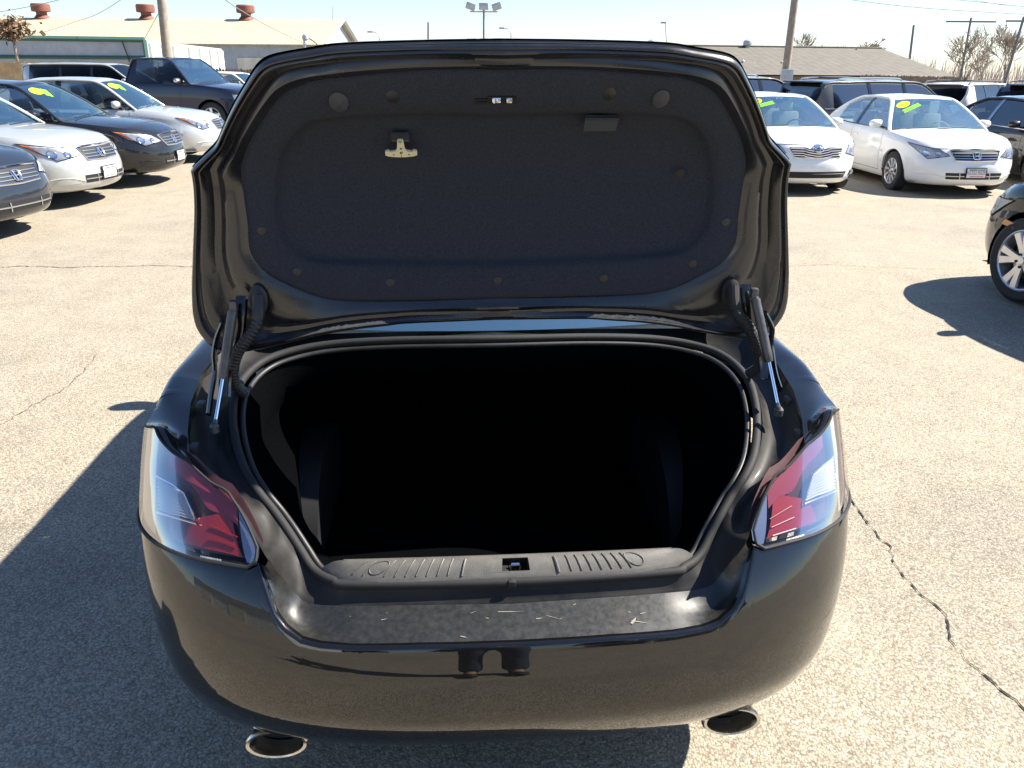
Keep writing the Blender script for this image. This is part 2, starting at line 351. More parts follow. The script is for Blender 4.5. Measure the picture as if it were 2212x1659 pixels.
def add_wheels(S, root, style='ten', rimr=None, only=None):
    hl, fa, rx, *_ = body_fns(S); t, rim_, back, disc_, nuts = wheel_parts('w', S['r'], .215, style, rimr); proto = None
    for a in (fa, rx):
        for s in (1, -1):
            if only and (a, s) not in only: pass
            x = s*(S['W']/2-.125)
            if proto is None:
                e = empty('wheel', (x, a, S['r']), 0, root); proto = [t.build('tyre', M['tyre'], e, 40), rim_.build('rim', M['alloy'], e, 30), back.build('rim_back', M['dark'], e), disc_.build('brake_disc', M['steel'], e), nuts.build('wheel_nut', M['dark'], e)]; pe = e
                for i in range(1, 5): q = proto[4].copy(); COL.objects.link(q); q.parent = e; q.rotation_euler = (2*pi*i/5, 0, 0); proto.append(q)
            else:
                e = pe.copy(); COL.objects.link(e); e.parent = root; e.location = (x, a, S['r'])
                for c in proto: q = c.copy(); COL.objects.link(q); q.parent = e
            e.rotation_euler = (random.uniform(0, 6), 0, 0 if s > 0 else pi)
def make_cabin(S, root, paint_, glass_w, glass_s, trim=None, seats=None, solid=False, glass_r=None, mirrors=True, dash=True, rear=True):
    hl, fa, rx, Fc, Rc, hw_, zb, arch, xside, yfront, yrear = body_fns(S)
    yA, yB, yC, yD = S['cowl'], S['wtop'], S['rtop'], S['deck']; zr = S['H']+S['railz']; xr = S['xr']
    rail_side = cat([(yA, zb(yA)), (yA+(yB-yA)*.55, zb(yA)+(zr-zb(yA))*.60), (yB, zr-.012), (yB-.25*(yB-yC), zr+.022), ((yB+yC)/2, zr+.03), (yC+.25*(yB-yC), zr+.02), (yC, zr-.012), (yD+(yC-yD)*.45, zb(yD)+(zr-zb(yD))*.55), (yD, zb(yD))], 61)
    xb = lambda y: xside(y, 1)-.012
    def xs(y, z): b0 = zb(y); h = max(0, min(1.1, (z-b0)/(zr-b0))); return xb(y)-(xb(y)-xr)*(h*.75+.25*h*h)
    iB = int(np.argmin(abs(rail_side[:, 0]-yB))); iC = int(np.argmin(abs(rail_side[:, 0]-yC)))
    rail = [np.array((xs(y, z), y, z)) for y, z in rail_side]
    fi = np.linspace(-1, 1, 17)
    def across(p, bow, up): return [np.array((f_*p[0], p[1]+bow*(1-f_*f_), p[2]+up*(1-f_*f_))) for f_ in fi]
    nA = iB+1
    wrow = [across(rail[i], S['bow']*(1-.45*i/iB), .03*(i/iB)+S['crown']*.0) for i in range(iB+1)]
    rrow = [across(rail[i], 0.07*(1-(i-iB)/(iC-iB))*1.0-.05*((i-iB)/(iC-iB)), S['rcrown']*sm(min((i-iB), (iC-i))/3+.55)) for i in range(iB, iC+1)]
    wrow[-1] = rrow[0]
    brow = [across(rail[i], -.05-.08*((i-iC)/max(1, 60-iC)), S['rcrown']*.55*(1-(i-iC)/max(1, 60-iC))) for i in range(iC, 61)]; brow[0] = rrow[-1]
    MB().grid(rrow, flip=False).build('roof', paint_, root, 50)
    ws = MB().grid(wrow, flip=False).build('windshield', glass_w, root, 50)
    MB().grid(brow, flip=False).build('rear_window', glass_r or glass_w, root, 50)
    # black frit band and wipers
    fb = MB().grid([[p+np.array((0, .004, .002)) for p in wrow[0]], [p+np.array((0, .004, .003)) for p in wrow[1]*1]]).build('windshield_base', M['dark'], root)
    for x0 in (.1, .62):
        a = wrow[1][int(8+x0*8*.9)]; MB().tube([(x0, a[1]+.03, a[2]+.012), (x0-.55, wrow[2][8][1]+.02, wrow[2][8][2]+.006)], .007, 6).build('wiper', M['dark'], root)
    cz = S['cpil']
    for s in (-1, 1):
        sg = np.array([s, 1, 1])
        # side glass below the rail
        def strip(y0, y1, name, mt, inset=0.0, n=12):
            rows = []
            for y in np.linspace(y0, y1, n):
                zt = float(np.interp(-y, -rail_side[:, 0], rail_side[:, 1])); z_b = zb(y)+.002
                rows.append([np.array((xs(y, z_b+(zt-z_b)*t)-inset, y, z_b+(zt-z_b)*t))*sg for t in np.linspace(0, 1, 6)])
            return MB().grid(rows, flip=s > 0).build(name, mt, root, 50)
        edges = [yA-.06]+list(S['bpil'])+[cz]
        for i in range(len(edges)-1): strip(edges[i], edges[i+1], 'side_window', glass_s, .006)
        if cz-yD > .06: strip(cz, yD+.02, 'rear_pillar', paint_, 0, 10)
        for y in list(S['bpil']):
            zt = float(np.interp(-y, -rail_side[:, 0], rail_side[:, 1]))
            rows = [[np.array((xs(y+dy, zb(y)+(zt-zb(y))*t)+.003, y+dy-.05*t, zb(y)+(zt-zb(y))*t))*sg for dy in (-.05, 0, .05)] for t in np.linspace(0, 1, 6)]
            MB().grid(rows, flip=s < 0).build('centre_pillar', M['black_gloss'], root)
        pr = [p*sg+np.array((s*.002, 0, .0)) for p in rail]
        MB().tube(pr, [.030+.012*sin(pi*i/60) for i in range(61)], 10, sq=(.55, 1.0)).build('roof_rail', paint_, root, 60)
        if trim:
            tp = [(p+np.array((.012, 0, -.045 if 4 < i < 57 else .006)))*sg for i, p in enumerate(rail) if rail[i][1] > cz-.25][2:]
            MB().tube(tp, .010, 6).build('window_trim', trim, root)
            MB().tube([np.array((xb(y)+.014, y, zb(y)+.008))*sg for y in np.linspace(yA-.1, cz-.2, 24)], .011, 6).build('window_trim', trim, root)
        if mirrors:
            my = yA-.30; mz = zb(my)+.085; mx = xb(my)+.115; mb = MB()
            for q, r_ in ((-.09, .02), (-.075, .72), (-.03, .98), (.02, 1.0), (.06, .8), (.085, .35), (.09, .02)): mb.v, mb.f = mb.v, mb.f
            rws = []
            for q, r_ in ((-.065, .02), (-.06, .8), (-.035, 1.0), (.0, .97), (.035, .78), (.06, .4), (.068, .02)):
                rws.append([(s*(mx+.112*r_*np.sign(cos(a))*abs(cos(a))**.6), my+q, mz+.068*r_*np.sign(sin(a))*abs(sin(a))**.65*(1-.18*cos(a))) for a in np.linspace(0, 2*pi, 16, False)])
            mb.grid(rws, wrap=True, flip=s > 0); mo = mb.build('door_mirror', paint_ if S.get('mir') is None else S['mir'], root, 50)
            MB().tube([(s*(xb(my)-.02), my+.02, zb(my)+.03), (s*(mx-.05), my+.01, mz-.045)], [.03, .022], 8, sq=(.5, 1)).build('mirror_stalk', M['dark'], mo)
            MB().grid([[(s*(mx+.09*cos(a)*t), my-.0655, mz+.062*sin(a)*t) for a in np.linspace(0, 2*pi, 16, False)] for t in (1, .02)], wrap=True).build('mirror_glass', M['chrome'], mo)
    # cabin inside
    sm_ = seats or M['seat']; zs = S.get('seatz', .55)
    if dash:
        db = MB(); db.grid([[(x*(xb(yA)-.06), y, z) for x in np.linspace(-1, 1, 9)] for y, z in ((yA+.02, zb(yA)-.01), (yA-.18, zb(yA)-.015), (yA-.42, zb(yA)-.05), (yA-.5, zb(yA)-.16), (yA-.46, zb(yA)-.45))]); db.build('dashboard', sm_, root, 60)
        sx_ = -.36; cy = yA-.62; wp = [(sx_+.185*cos(a), cy-.09*sin(a)*.6, zb(yA)-.06+.17*sin(a)) for a in np.linspace(0, 2*pi, 26, False)]
        swh = MB().tube(wp, .014, 8, True).build('steering_wheel', M['seat'], root); MB().rbox((sx_, cy+.01, zb(yA)-.07), (.16, .05, .12), .03).build('wheel_hub', M['seat'], swh)
        MB().tube([(sx_-.17, cy, zb(yA)-.06), (sx_+.17, cy, zb(yA)-.06)], .016, 6).build('wheel_spoke', M['seat'], swh)
        MB().rbox((0, yB+.04, zr-.06), (.22, .03, .06), .012).build('rear_view_mirror', M['dark'], root)
    for y in [yA-1.05]+([yA-1.95] if rear else []):
        for x in (-.37, .37):
            if y < yD+.3: continue
            Mt = Matrix.Rotation(rad(14), 3, 'X'); se = MB().rbox((x, y-.08, zs+.33), (.48, .16, .62), .06, Mt).rbox((x, y+.2, zs-.02), (.5, .52, .16), .06).build('seat', sm_, root)
            MB().rbox((x, y-.16, min(zs+.745, S['H']-.22)), (.25, .1, .17), .045, Mt).build('headrest', sm_, se)
    fl = MB().grid([[(x*(hw_-.14), y, .42) for x in (-1, 0, 1)] for y in (yD, yA)]); fl.grid([[(s*(hw_-.13), y, z) for y in np.linspace(yD, yA-.1, 6)] for s, z in ((-1, .42), (-1, .93))]); fl.grid([[(s*(hw_-.13), y, z) for y in np.linspace(yD, yA-.1, 6)] for s, z in ((1, .42), (1, .93))])
    if rear: fl.grid([[(x*(hw_-.16), y, z) for x in (-1, 0, 1)] for y, z in ((yC-.05, .42), (yC-.1, zb(yD)-.05), (yD, zb(yD)-.02))])
    if not rear: fl = MB().grid([[(x*(hw_-.14), y, z) for x in (-1, 0, 1)] for y, z in ((yC+.35, 1.02), (yC+.38, .42), (yA, .42))])
    fl.build('cabin_floor', M['seat'], root, 0)
    def wpt(f_, h, off=.006):                              # point on the windshield: f_ -1..1 across, h 0..1 up
        i = h*iB; i0 = min(iB-1, int(i)); t = i-i0; j = (f_+1)*8; j0 = min(15, int(max(0, j))); u = j-j0
        p = (wrow[i0][j0]*(1-u)+wrow[i0][j0+1]*u)*(1-t)+(wrow[i0+1][j0]*(1-u)+wrow[i0+1][j0+1]*u)*t; return p+np.array((0, off*.8, off*.6))
    return wpt, xs
def shut_lines(S, root, ys, handles=True, paint_=None, zlow=.30):
    hl, fa, rx, Fc, Rc, hw_, zb, arch, xside, yfront, yrear = body_fns(S)
    def sp(s, y, z, off): return np.array((s*(xside(y, (z-S['z0'])/(zb(y)-S['z0']))+off), y, z))
    for s in (-1, 1):
        for y in ys:
            rows = []
            for z in np.linspace(zlow, zb(y)-.01, 14):
                yy = y
                for a in (rx, fa):
                    if abs(yy-a) < S['ra']+.05 and z < S['r']+S['ra']+.06:
                        q = S['ra']+.06; yy = a+q*cos(math.asin(min(1, max(-1, (z-S['r'])/q))))*(1 if y > a else -1)
                rows.append([sp(s, yy-.0035, z, .0018), sp(s, yy+.0035, z, .0018)])
            MB().grid(rows, flip=s > 0).build('door_gap', M['dark'], root, 0)
        MB().grid([[sp(s, y, zlow-.004, .0018), sp(s, y, zlow+.003, .0018)] for y in np.linspace(min(ys), max(ys), 16)]).build('door_gap', M['dark'], root, 0)
        if handles:
            for y in ys[:-1]:
                c = [sp(s, y+.10+t*.2, zb(y)-.16, .022-.03*abs(t-.5)) for t in np.linspace(0, 1, 6)]; MB().tube(c, .014, 8, sq=(1, .7)).build('door_handle', paint_ or M['silver_trim'], root)
def sticker(root, wpt, f_, h, rot, kind, year=None, word=None):
    def mp(cx, cy, off=.006):
        def g_(a, b):                                      # metres on the glass
            return wpt(cx-a/.62, cy+b/.72, off)
        return g_
    g_ = mp(f_, h); n = 26
    o = MB().poly([g_(.115*cos(q)*cos(rot)-.07*sin(q)*sin(rot), .115*cos(q)*sin(rot)+.07*sin(q)*cos(rot)) for q in np.linspace(0, 2*pi, n, False)]).build('year_sticker', M['yellow'], root, 0)
    if year: t = MB(); add_text(t, year, .085, lambda a, b: g_(a*cos(rot)-b*sin(rot), a*sin(rot)+b*cos(rot))+np.array((0, .003, .002))); t.build('year_print', M['orange_ink'], o, 0)
    c, s_ = cos(rot+kind[2]), sin(rot+kind[2]); R_ = lambda a, b: g_(kind[0]+a*c-b*s_, kind[1]+a*s_+b*c)
    w2, h2 = kind[3], kind[4]
    q = MB().poly([R_(-w2, -h2), R_(w2, -h2), R_(w2, h2), R_(-w2, h2)]).build('warranty_sticker', M['lime'], root, 0)
    if word == '': MB().poly([R_(a*w2*.55, b*h2*.6)+np.array((0, .003, .002)) for a, b in ((-1, -1), (1, -1), (1, 1), (-1, 1))]).build('warranty_print', M['lime_dark'], q, 0)
    elif word: t = MB(); add_text(t, word, kind[5], lambda a, b: R_(a, b)+np.array((0, .003, .002))); t.build('warranty_print', M['lime_ink'], q, 0)
def h_badge(f, z, par, k=1.0, y_off=.02):                  # H in a rounded frame
    b = MB(); fr = [(.055*k*a, z+.045*k*c) for a, c in ((-.8, 1), (.8, 1), (1.0, .75), (.82, -.8), (.65, -1), (-.65, -1), (-.82, -.8), (-1.0, .75))]
    b.tube([f(a, c, y_off) for a, c in fr], .006*k, 6, True)
    for s in (-1, 1): b.tube([f(s*.030*k, z+.042*k, y_off+.003), f(s*.021*k, z-.042*k, y_off+.003)], .0085*k, 6)
    b.tube([f(-.024*k, z, y_off+.003), f(.024*k, z, y_off+.003)], .0075*k, 6)
    return b.build('badge', M['chrome'], par)
def t_badge(f, z, par, k=1.0, y_off=.02):
    b = MB(); el = lambda rx_, rz, cx=0, cz=0: [f(cx+rx_*k*cos(q), z+(cz+rz*sin(q))*k, y_off) for q in np.linspace(0, 2*pi, 22, False)]
    b.tube(el(.075, .05), .007*k, 6, True); b.tube(el(.026, .047), .006*k, 6, True); b.tube(el(.05, .018, 0, .026), .006*k, 6, True); return b.build('badge', M['chrome'], par)
def headlamp(f, root, s, quad, amber_q, bulbs, base=None):
    h = patch(f, quad, .0035, 16, 7, sgn=s).build('headlight', base or M['lamp_grey'], root)
    if amber_q: patch(f, amber_q, .006, 8, 5, sgn=s).build('turn_lens', M['amber'], h)
    for (bs, bz, br) in bulbs:
        b = MB(); c = (bs*s, bz); rows = []
        for q, o in ((1, .006), (.92, .013), (.8, .009), (.45, .004), (.02, .004)): rows.append([f(c[0]+br*q*cos(a), c[1]+br*q*.85*sin(a), o) for a in np.linspace(0, 2*pi, 18, False)])
        b.grid(rows, wrap=True, flip=s > 0).build('reflector', M['chrome'], h)
    patch(f, quad, .016, 14, 6, sgn=s).build('cover_lens', M['lens'], h)
    q = [np.array(c, float) for c in quad]; ed = [q[0]*(1-u)+q[1]*u for u in np.linspace(0, 1, 9)]+[q[1]*(1-u)+q[2]*u for u in np.linspace(0, 1, 9)][1:]+[q[2]*(1-u)+q[3]*u for u in np.linspace(0, 1, 9)][1:]+[q[3]*(1-u)+q[0]*u for u in np.linspace(0, 1, 5)][1:-1]
    MB().tube([f(c[0]*s, c[1], .006) for c in ed], .005, 5, True).build('lamp_seal', M['dark'], h)
    return h
def dealer_plate(f, root, z, words=True):
    p = slab(f, [(-.165, z-.085), (.165, z-.085), (.165, z+.085), (-.165, z+.085)], .01, .028, 6).build('license_plate', M['ink'], root, 30)
    patch(f, [(-.150, z-.066), (.150, z-.066), (.150, z+.074), (-.150, z+.074)], .0295, 6).build('plate_card', M['plate_white'], p)
    if words:
        t = MB(); add_text(t, 'AUTO NOW', .062, lambda a, b: f(-a, z+.020+b, .031)); t.build('plate_print', M['ink'], p, 0)
        for dz, hh, x0, m_ in ((.056, .009, .125, 'grey_metal'), (-.045, .008, .10, 'red_ink')):   # lines too small to read
            r_ = random.Random(dz); x = -x0; t = MB()
            while x < x0: w_ = r_.uniform(.008, .02); t.poly([f(-x, z+dz-hh, .031), f(-x-w_, z+dz-hh, .031), f(-x-w_, z+dz+hh*r_.uniform(.5, 1), .031), f(-x, z+dz+hh, .031)]); x += w_+.006
            tag(t.build('plate_small_print', M[m_], p, 0), kind='stuff')
        patch(f, [(-.14, z-.014), (.14, z-.014), (.14, z-.006), (-.14, z-.006)], .031, 6).build('plate_stripe', M['red_ink'], p)
def accord(name, label, pnt, loc, yaw, seats=None, style='08', group=None, trim=None, wheels='ten', plate=True, stick=None, glass_s=None, amber=True, glass_w=None, dup=None):
    x, y = loc; root = tag(empty(name, (x, y, ground_z(x, y)), yaw), label, 'car', group); S = dict(SEDAN)
    make_body(S, pnt, root); add_wheels(S, root, wheels)
    wpt, xs = make_cabin(S, root, pnt, glass_w or M['glass_wind'], glass_s or M['glass_clear'], trim or M['black_gloss'], seats)
    shut_lines(S, root, [-1.12, -.30, .98], True, pnt)
    f = ring_fn(S)
    for s in (1, -1):
        headlamp(f, root, s, [(.41, .655), (.74, .60), (1.06, .825), (.55, .75)],
                 [(.86, .675), (.92, .70), (1.05, .82), (.93, .80)] if amber else None, [(.58, .672, .047), (.76, .680, .06)])
        # fog recess scoop low on the bumper corner
        patch(f, [(.50, .30), (.86, .29), (.80, .36), (.62, .365)], .004, 8, 4, sgn=s).build('bumper_scoop', pnt, root)
        MB().tube([f(s*a, b, .004) for a, b in ((.46, .325), (.62, .372), (.80, .375), (.90, .36))], .008, 6).build('scoop_edge', pnt, root)
    gr = patch(f, [(-.335, .590), (.335, .590), (.385, .735), (-.385, .735)], .004, 14, 5).build('grille', M['dark'], root)
    q = [(-.335, .585), (0, .575), (.335, .585), (.40, .74), (.2, .752), (0, .755), (-.2, .752), (-.40, .74)]
    MB().tube([f(a, b, .010) for a, b in q], .014, 6, True).build('grille_frame', M['chrome'], gr)
    for z in (.622, .660, .698): slab(f, [(-.35, z-.0045), (.35, z-.0045), (.35, z+.0045), (-.35, z+.0045)], .004, .014, 14, 2).build('grille_bar', M['silver_trim'], gr, 30)
    h_badge(f, .662, gr, 1.15)
    it = patch(f, [(-.44, .30), (.44, .30), (.46, .40), (-.46, .40)], .004, 14, 4).build('lower_intake', M['dark'], root)
    slab(f, [(-.45, .343), (.45, .343), (.45, .357), (-.45, .357)], .004, .012, 12, 2).build('intake_bar', pnt if style == '08' else M['silver_trim'], it)
    for a in (-.24, .24): slab(f, [(a-.012, .30), (a+.002, .30), (a+.02, .40), (a+.006, .40)], .004, .014, 2, 3).build('intake_bar', M['silver_trim'], it)
    if plate: dealer_plate(f, root, .40)
    # bonnet shut line
    MB().tube([f(a, .762-.0*abs(a), .001) for a in np.linspace(-.62, .62, 20)], .003, 5).build('bonnet_gap', M['dark'], root)
    # tail lamps (seen only from behind)
    for s in (1, -1): patch(f, [(.50, .66), (1.05, .66), (1.1, .86), (.55, .82)], .004, 10, 5, True, s).build('tail_light', M['lamp_red'], root)
    if stick: sticker(root, wpt, *stick)
    return root
# ================================================================== the black sedan with its boot open
CX, CY, CYAW = -.024, 1.9, rad(4.4)
def tocar(a, isdir=False):
    x, y = (a[0], a[1]) if isdir else (a[0]-CX, a[1]-CY); c, s = cos(CYAW), sin(CYAW)
    return np.array([x*c+y*s, -x*s+y*c, a[2]])
def cray(px): o, d = wray(px); return tocar(o), tocar(d, True)
def U(px, z=None, y=None):
    o, d = cray(px); t = (z-o[2])/d[2] if z is not None else (y-o[1])/d[1]; return o+t*d
c4 = lambda a, b: ((400+a/2.3045)/1.1275, (80+b/2.3045)/1.1275)
c5 = lambda a, b: ((1200+a/2.3037)/1.1275, (80+b/2.3037)/1.1275)
c6 = lambda a, b: ((330+a/2.3045)/1.1275, (680+b/2.3045)/1.1275)
c7 = lambda a, b: ((1600+a/2.3033)/1.1275, (680+b/2.3033)/1.1275)
ZS = [.22, .27, .31, .36, .42, .49, .57, .65, .70, .76, .82, .90, .98, 1.05]
YR = [-.25, -.32, -.378, -.432, -.473, -.495, -.489, -.473, -.455, -.424, -.38, -.30, -.215, -.16]
WS = [.78, .825, .85, .87, .885, .90, .912, .919, .922, .923, .922, .915, .903, .885]
YC, NS = .06, 2.8
def flank_x(y, z):                                       # haunches swell over the rear wheels
    w = pch(z, ZS, WS); fl = sm((y+.08)/.36); return w+fl*(min(.928, .85+.11*sm((z-.2)/.45))-.018*sm((z-.92)/.12)-w)
def surf(th, z, off=0):                                  # rear corner of the body: th 0 = centre, pi/2 = flank
    w = pch(z, ZS, WS); a = YC-pch(z, ZS, YR)
    def at(t):
        t = abs(t)
        if t <= pi/2: x_, y_ = w*max(0, sin(t))**(2/NS), YC-a*max(0, cos(t))**(2/NS)
        else: x_, y_ = w, YC+(t-pi/2)
        return np.array([x_*flank_x(y_, z)/w, y_])
    p = at(th); sg = 1 if th >= 0 else -1
    if off:
        q = at(abs(th)+.01)-at(max(0, abs(th)-.01)); n = np.array([q[1], -q[0]]); n /= np.linalg.norm(n)+1e-9; p = p+n*off
    return np.array([sg*p[0], p[1], z])
def hit(px):                                             # a traced point laid on that surface -> (th, z)
    o, d = cray(px)
    for t in np.arange(.9, 3.2, .002):
        P = o+t*d; z = P[2]; w = pch(z, ZS, WS); a = YC-pch(z, ZS, YR); x = abs(P[0])
        if x < w and (P[1] > YC or YC-P[1] < a*(1-(x/w)**NS)**(1/NS)):
            th = pi/2+P[1]-YC if P[1] > YC else atan2((x/w)**(NS/2), (max(0, YC-P[1])/a)**(NS/2))
            return th, z
    return None
car = tag(empty('sedan', (CX, CY, 0), CYAW), 'glossy black sedan parked with its boot lid standing wide open', 'car')
bp, ip = M['black_paint'], M['inner_paint']
# ---- bumper
rim = [(1060, 1392), (900, 1395), (760, 1397), (690, 1393), (650, 1382), (616, 1356), (594, 1325), (578, 1280), (566, 1235), (558, 1219)]
lampb = [(539, 1223), (485, 1215), (440, 1207), (400, 1197), (350, 1177), (325, 1160)]
rimh = [hit(p) for p in rim]; rimh[0] = (0, rimh[0][1]); lbh = [hit(p) for p in lampb]; lbh = [h for h in lbh if h]
tops = sorted(rimh+lbh)+[(pi/2+.02, .805), (pi/2+.2, .82), (pi/2+.8, .83)]
tt, tz = [a for a, b in tops], [b for a, b in tops]
ztop = lambda th: float(np.interp(abs(th), tt, tz))
thv = sorted(set([round(x, 4) for x in np.r_[np.linspace(0, pi/2, 56), np.array([a for a in tt if a < pi/2+.1]), np.linspace(pi/2, pi/2+.14, 4)]]))
thv = [-t for t in thv[::-1] if t > 0]+thv
def zbot(th):
    x = abs(surf(th, .3)[0]); return .27+.055*math.exp(-((x-.585)/.085)**4)+.03*sm((abs(th)-1.2)/.4)
bm_ = MB(); rows = []
for k in np.linspace(0, 1, 30): rows.append([surf(t, zbot(t)+(ztop(t)-.008-zbot(t))*k) for t in thv])
for q in (.4, .8, 1.2, pi/2): rows.append([surf(t, ztop(t)-.008+.008*sin(q), -.009*(1-cos(q))) for t in thv])
lip = [p+np.array([-.03*np.sign(p[0]), .05, .012]) for p in rows[0]]
topl = [p+np.array([-.006*p[0], .006, -.001]) for p in rows[-1]]
bm_.grid([lip]+rows+[topl], flip=False)
bumper = bm_.build('bumper', bp, car, 50)
lo = MB(); vr = []                                       # darker lower valance under the bumper
for k in np.linspace(0, 1, 5): vr.append([surf(t, .27)*np.array([.93, 1, 0])+np.array([0, .055+.10*k, .285-.08*k]) for t in thv if abs(t) < 1.25])
lo.grid(vr).build('lower_valance', M['plastic'], car)
# exhaust tips
for s in (-1, 1):
    cpos = U((598, 1606) if s < 0 else (1580, 1557), z=.285); ex = MB(); L = []
    for r, o in ((.068, .30), (.070, .06), (.076, .012), (.078, 0), (.074, -.006), (.066, -.004), (.060, .012), (.056, .30)): L.append((r, o))
    ex.lathe(L, (0, 0, 0), 'Y', 36, 1.0, .56)
    ex.map(lambda p: (cpos[0]+p[0]-p[1]*.05*s, cpos[1]+p[1], cpos[2]+p[2]+p[1]*-.05))
    ep = ex.build('exhaust_tip', M['chrome_dull'], car)
    MB().lathe([(.058, .05), (.001, .05)], cpos, 'Y', 24, 1, .56).build('exhaust_bore', M['dark'], ep)
# ---- ledge, gutter, seal: paired paths from the sill up to the parcel shelf
nd = [((1060, 1262), .745, (1060, 1306), .708), ((770, 1266), .745, (798, 1308), .708), ((717, 1257), .748, (674, 1304), .708), ((678, 1234), .757, (638, 1281), .73),
      ((648, 1190), .79, (611, 1248), .78), ((622, 1150), .825, (580, 1208), .838), ((590, 1105), .86, (562, 1176), None), ((560, 1068), .895, (523.6, 1103), None),
      ((530, 1020), .925, (470, 1047), None), ((510, 960), .952, (410, 990), .978), ((503, 900), .985, (405, 930), 1.0), ((512, 845), 1.015, (412, 870), 1.025),
      ((545, 800), 1.035, (435, 810), 1.04), ((600, 770), 1.05, (470, 765), 1.055), ((700, 748), 1.065, (-.72, .575, 1.085), 9), ((850, 738), 1.078, (-.40, .62, 1.09), 9), ((1060, 735), 1.085, (0, .63, 1.095), 9)]
sealn, outn = [], []
for a, z, b, zb in nd:
    sealn.append(U(a, z=z)); outn.append(np.array(b) if zb == 9 else U(b, z=zb) if zb else surf(-hit(b)[0], hit(b)[1]))
for L in (sealn, outn): L[0][0] = L[-1][0] = 0
def catn(P, per=6):
    P = np.array(P); P = np.vstack([P[1]*np.array([-1, 1, 1]), P, P[-2]*np.array([-1, 1, 1])]); L = []
    for i in range(len(P)-3):
        a, b, c, d = P[i:i+4]
        for t in np.linspace(0, 1, per, endpoint=False): L.append(.5*(2*b+(c-a)*t+(2*a-5*b+4*c-d)*t*t+(3*b-a-3*c+d)*t**3))
    L.append(P[-2]); return np.array(L)
def full(h): m = h[1:-1][::-1]*np.array([-1, 1, 1]); return np.vstack([h, m])      # closed loop from the left half
sealh, outh = catn(sealn), catn(outn); nh = len(sealh)
seal, outp = full(sealh), full(outh)
dep = np.interp(np.arange(nh), [0, 14, 24, 40, 60, 78, 90, nh-1], [.006, .006, .012, .02, .05, .06, .03, .012]); dep = np.r_[dep, dep[1:-1][::-1]]
g = MB(); rows = []
for t in np.linspace(0, 1, 9):
    rows.append(outp*(1-t)+seal*t-np.outer(dep*(sin(pi*min(1, t*1.15))**.7 if 0 < t < .87 else 0)+(.012 if t == 1 else 0)+(.004 if t == 0 else 0), [0, 0, 1]))
g.grid(rows, wrap=True).build('boot_gutter', M['gutter'], car, 60)
# ledge between bumper rim and gutter
rimc = [surf(-a, b-.0005, -.010) for a, b in rimh]; rimc[0][0] = 0
rimr = cat(rimc, 40); innr = cat(outn[:6], 40)
hw = lambda P: np.vstack([P[::-1], P[1:]*np.array([-1, 1, 1])])
rimr, innr = hw(rimr), hw(innr); sag = np.array([.014*sm((abs(p[0])-.36)/.12) for p in rimr])
rows = [rimr*(1-t)+innr*t-np.outer(sag*sin(pi*t)+.0025*(t == 0), [0, 0, 1]) for t in np.linspace(0, 1, 7)]
led = MB().grid(rows, flip=True).build('loading_ledge', M['dusty_black'], car, 60)
# scuffs and bird-dropping marks on the ledge
sc = MB(); rs = random.Random(3)
for i in range(15):
    a = rs.uniform(-.42, .40); j = int((a+.5)*40) ; b0 = rs.uniform(.12, .9)
    def lp(x, t):
        i0 = min(range(len(rimr)), key=lambda q: abs(rimr[q][0]-x)); return rimr[i0]*(1-t)+innr[i0]*t+np.array([x-(rimr[i0][0]*(1-t)+innr[i0][0]*t), 0, .0012])
    L = rs.choice([.003, .005, .009, .016]) if i > 3 else [.05, .04, .04, .06][i]; an = rs.uniform(-.5, .5); w = rs.uniform(.0003, .0008) if i else .003
    if i == 0: a, b0, an, L = .265, .25, .9, .022
    p0 = lp(a, b0); p1 = lp(a+L*cos(an), min(.96, max(.05, b0+L*sin(an)*9)))
    dv = p1-p0; nv = np.array([-dv[1], dv[0], 0]); nv = nv/(np.linalg.norm(nv)+1e-9)*w
    sc.add([p0-nv, p0+nv, (p0+p1)/2+nv*.8, p1, (p0+p1)/2-nv*1.3], [(0, 1, 2, 3, 4)])
tag(sc.build('scuff_marks', M['dust'], led, 0), kind='stuff')
# seal
st = MB().tube(seal+np.array([0, 0, .004]), .0115, 10, True).build('boot_seal', M['rubber'], car, 60)
cen = np.array([0, .1, .9])
in2 = seal+(cen-seal)*.035+np.array([0, 0, -.006])
MB().tube(in2, .0075, 8, True).build('seal_flange', M['plastic'], car, 60)
# boot interior
r0 = seal+(cen-seal)*.02-np.array([0, 0, .01]); r1 = seal+(cen-seal)*.07-np.array([0, -.01, .05]); r2 = seal*np.array([.93, 1, 1])+np.array([0, .05, -.14])
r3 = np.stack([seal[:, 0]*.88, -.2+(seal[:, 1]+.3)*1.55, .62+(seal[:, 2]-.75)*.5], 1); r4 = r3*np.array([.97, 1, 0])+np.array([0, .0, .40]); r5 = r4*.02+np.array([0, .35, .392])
MB().grid([r0, r1, r2, r3, r4, r5], wrap=True).build('boot_lining', M['carpet'], car, 60)
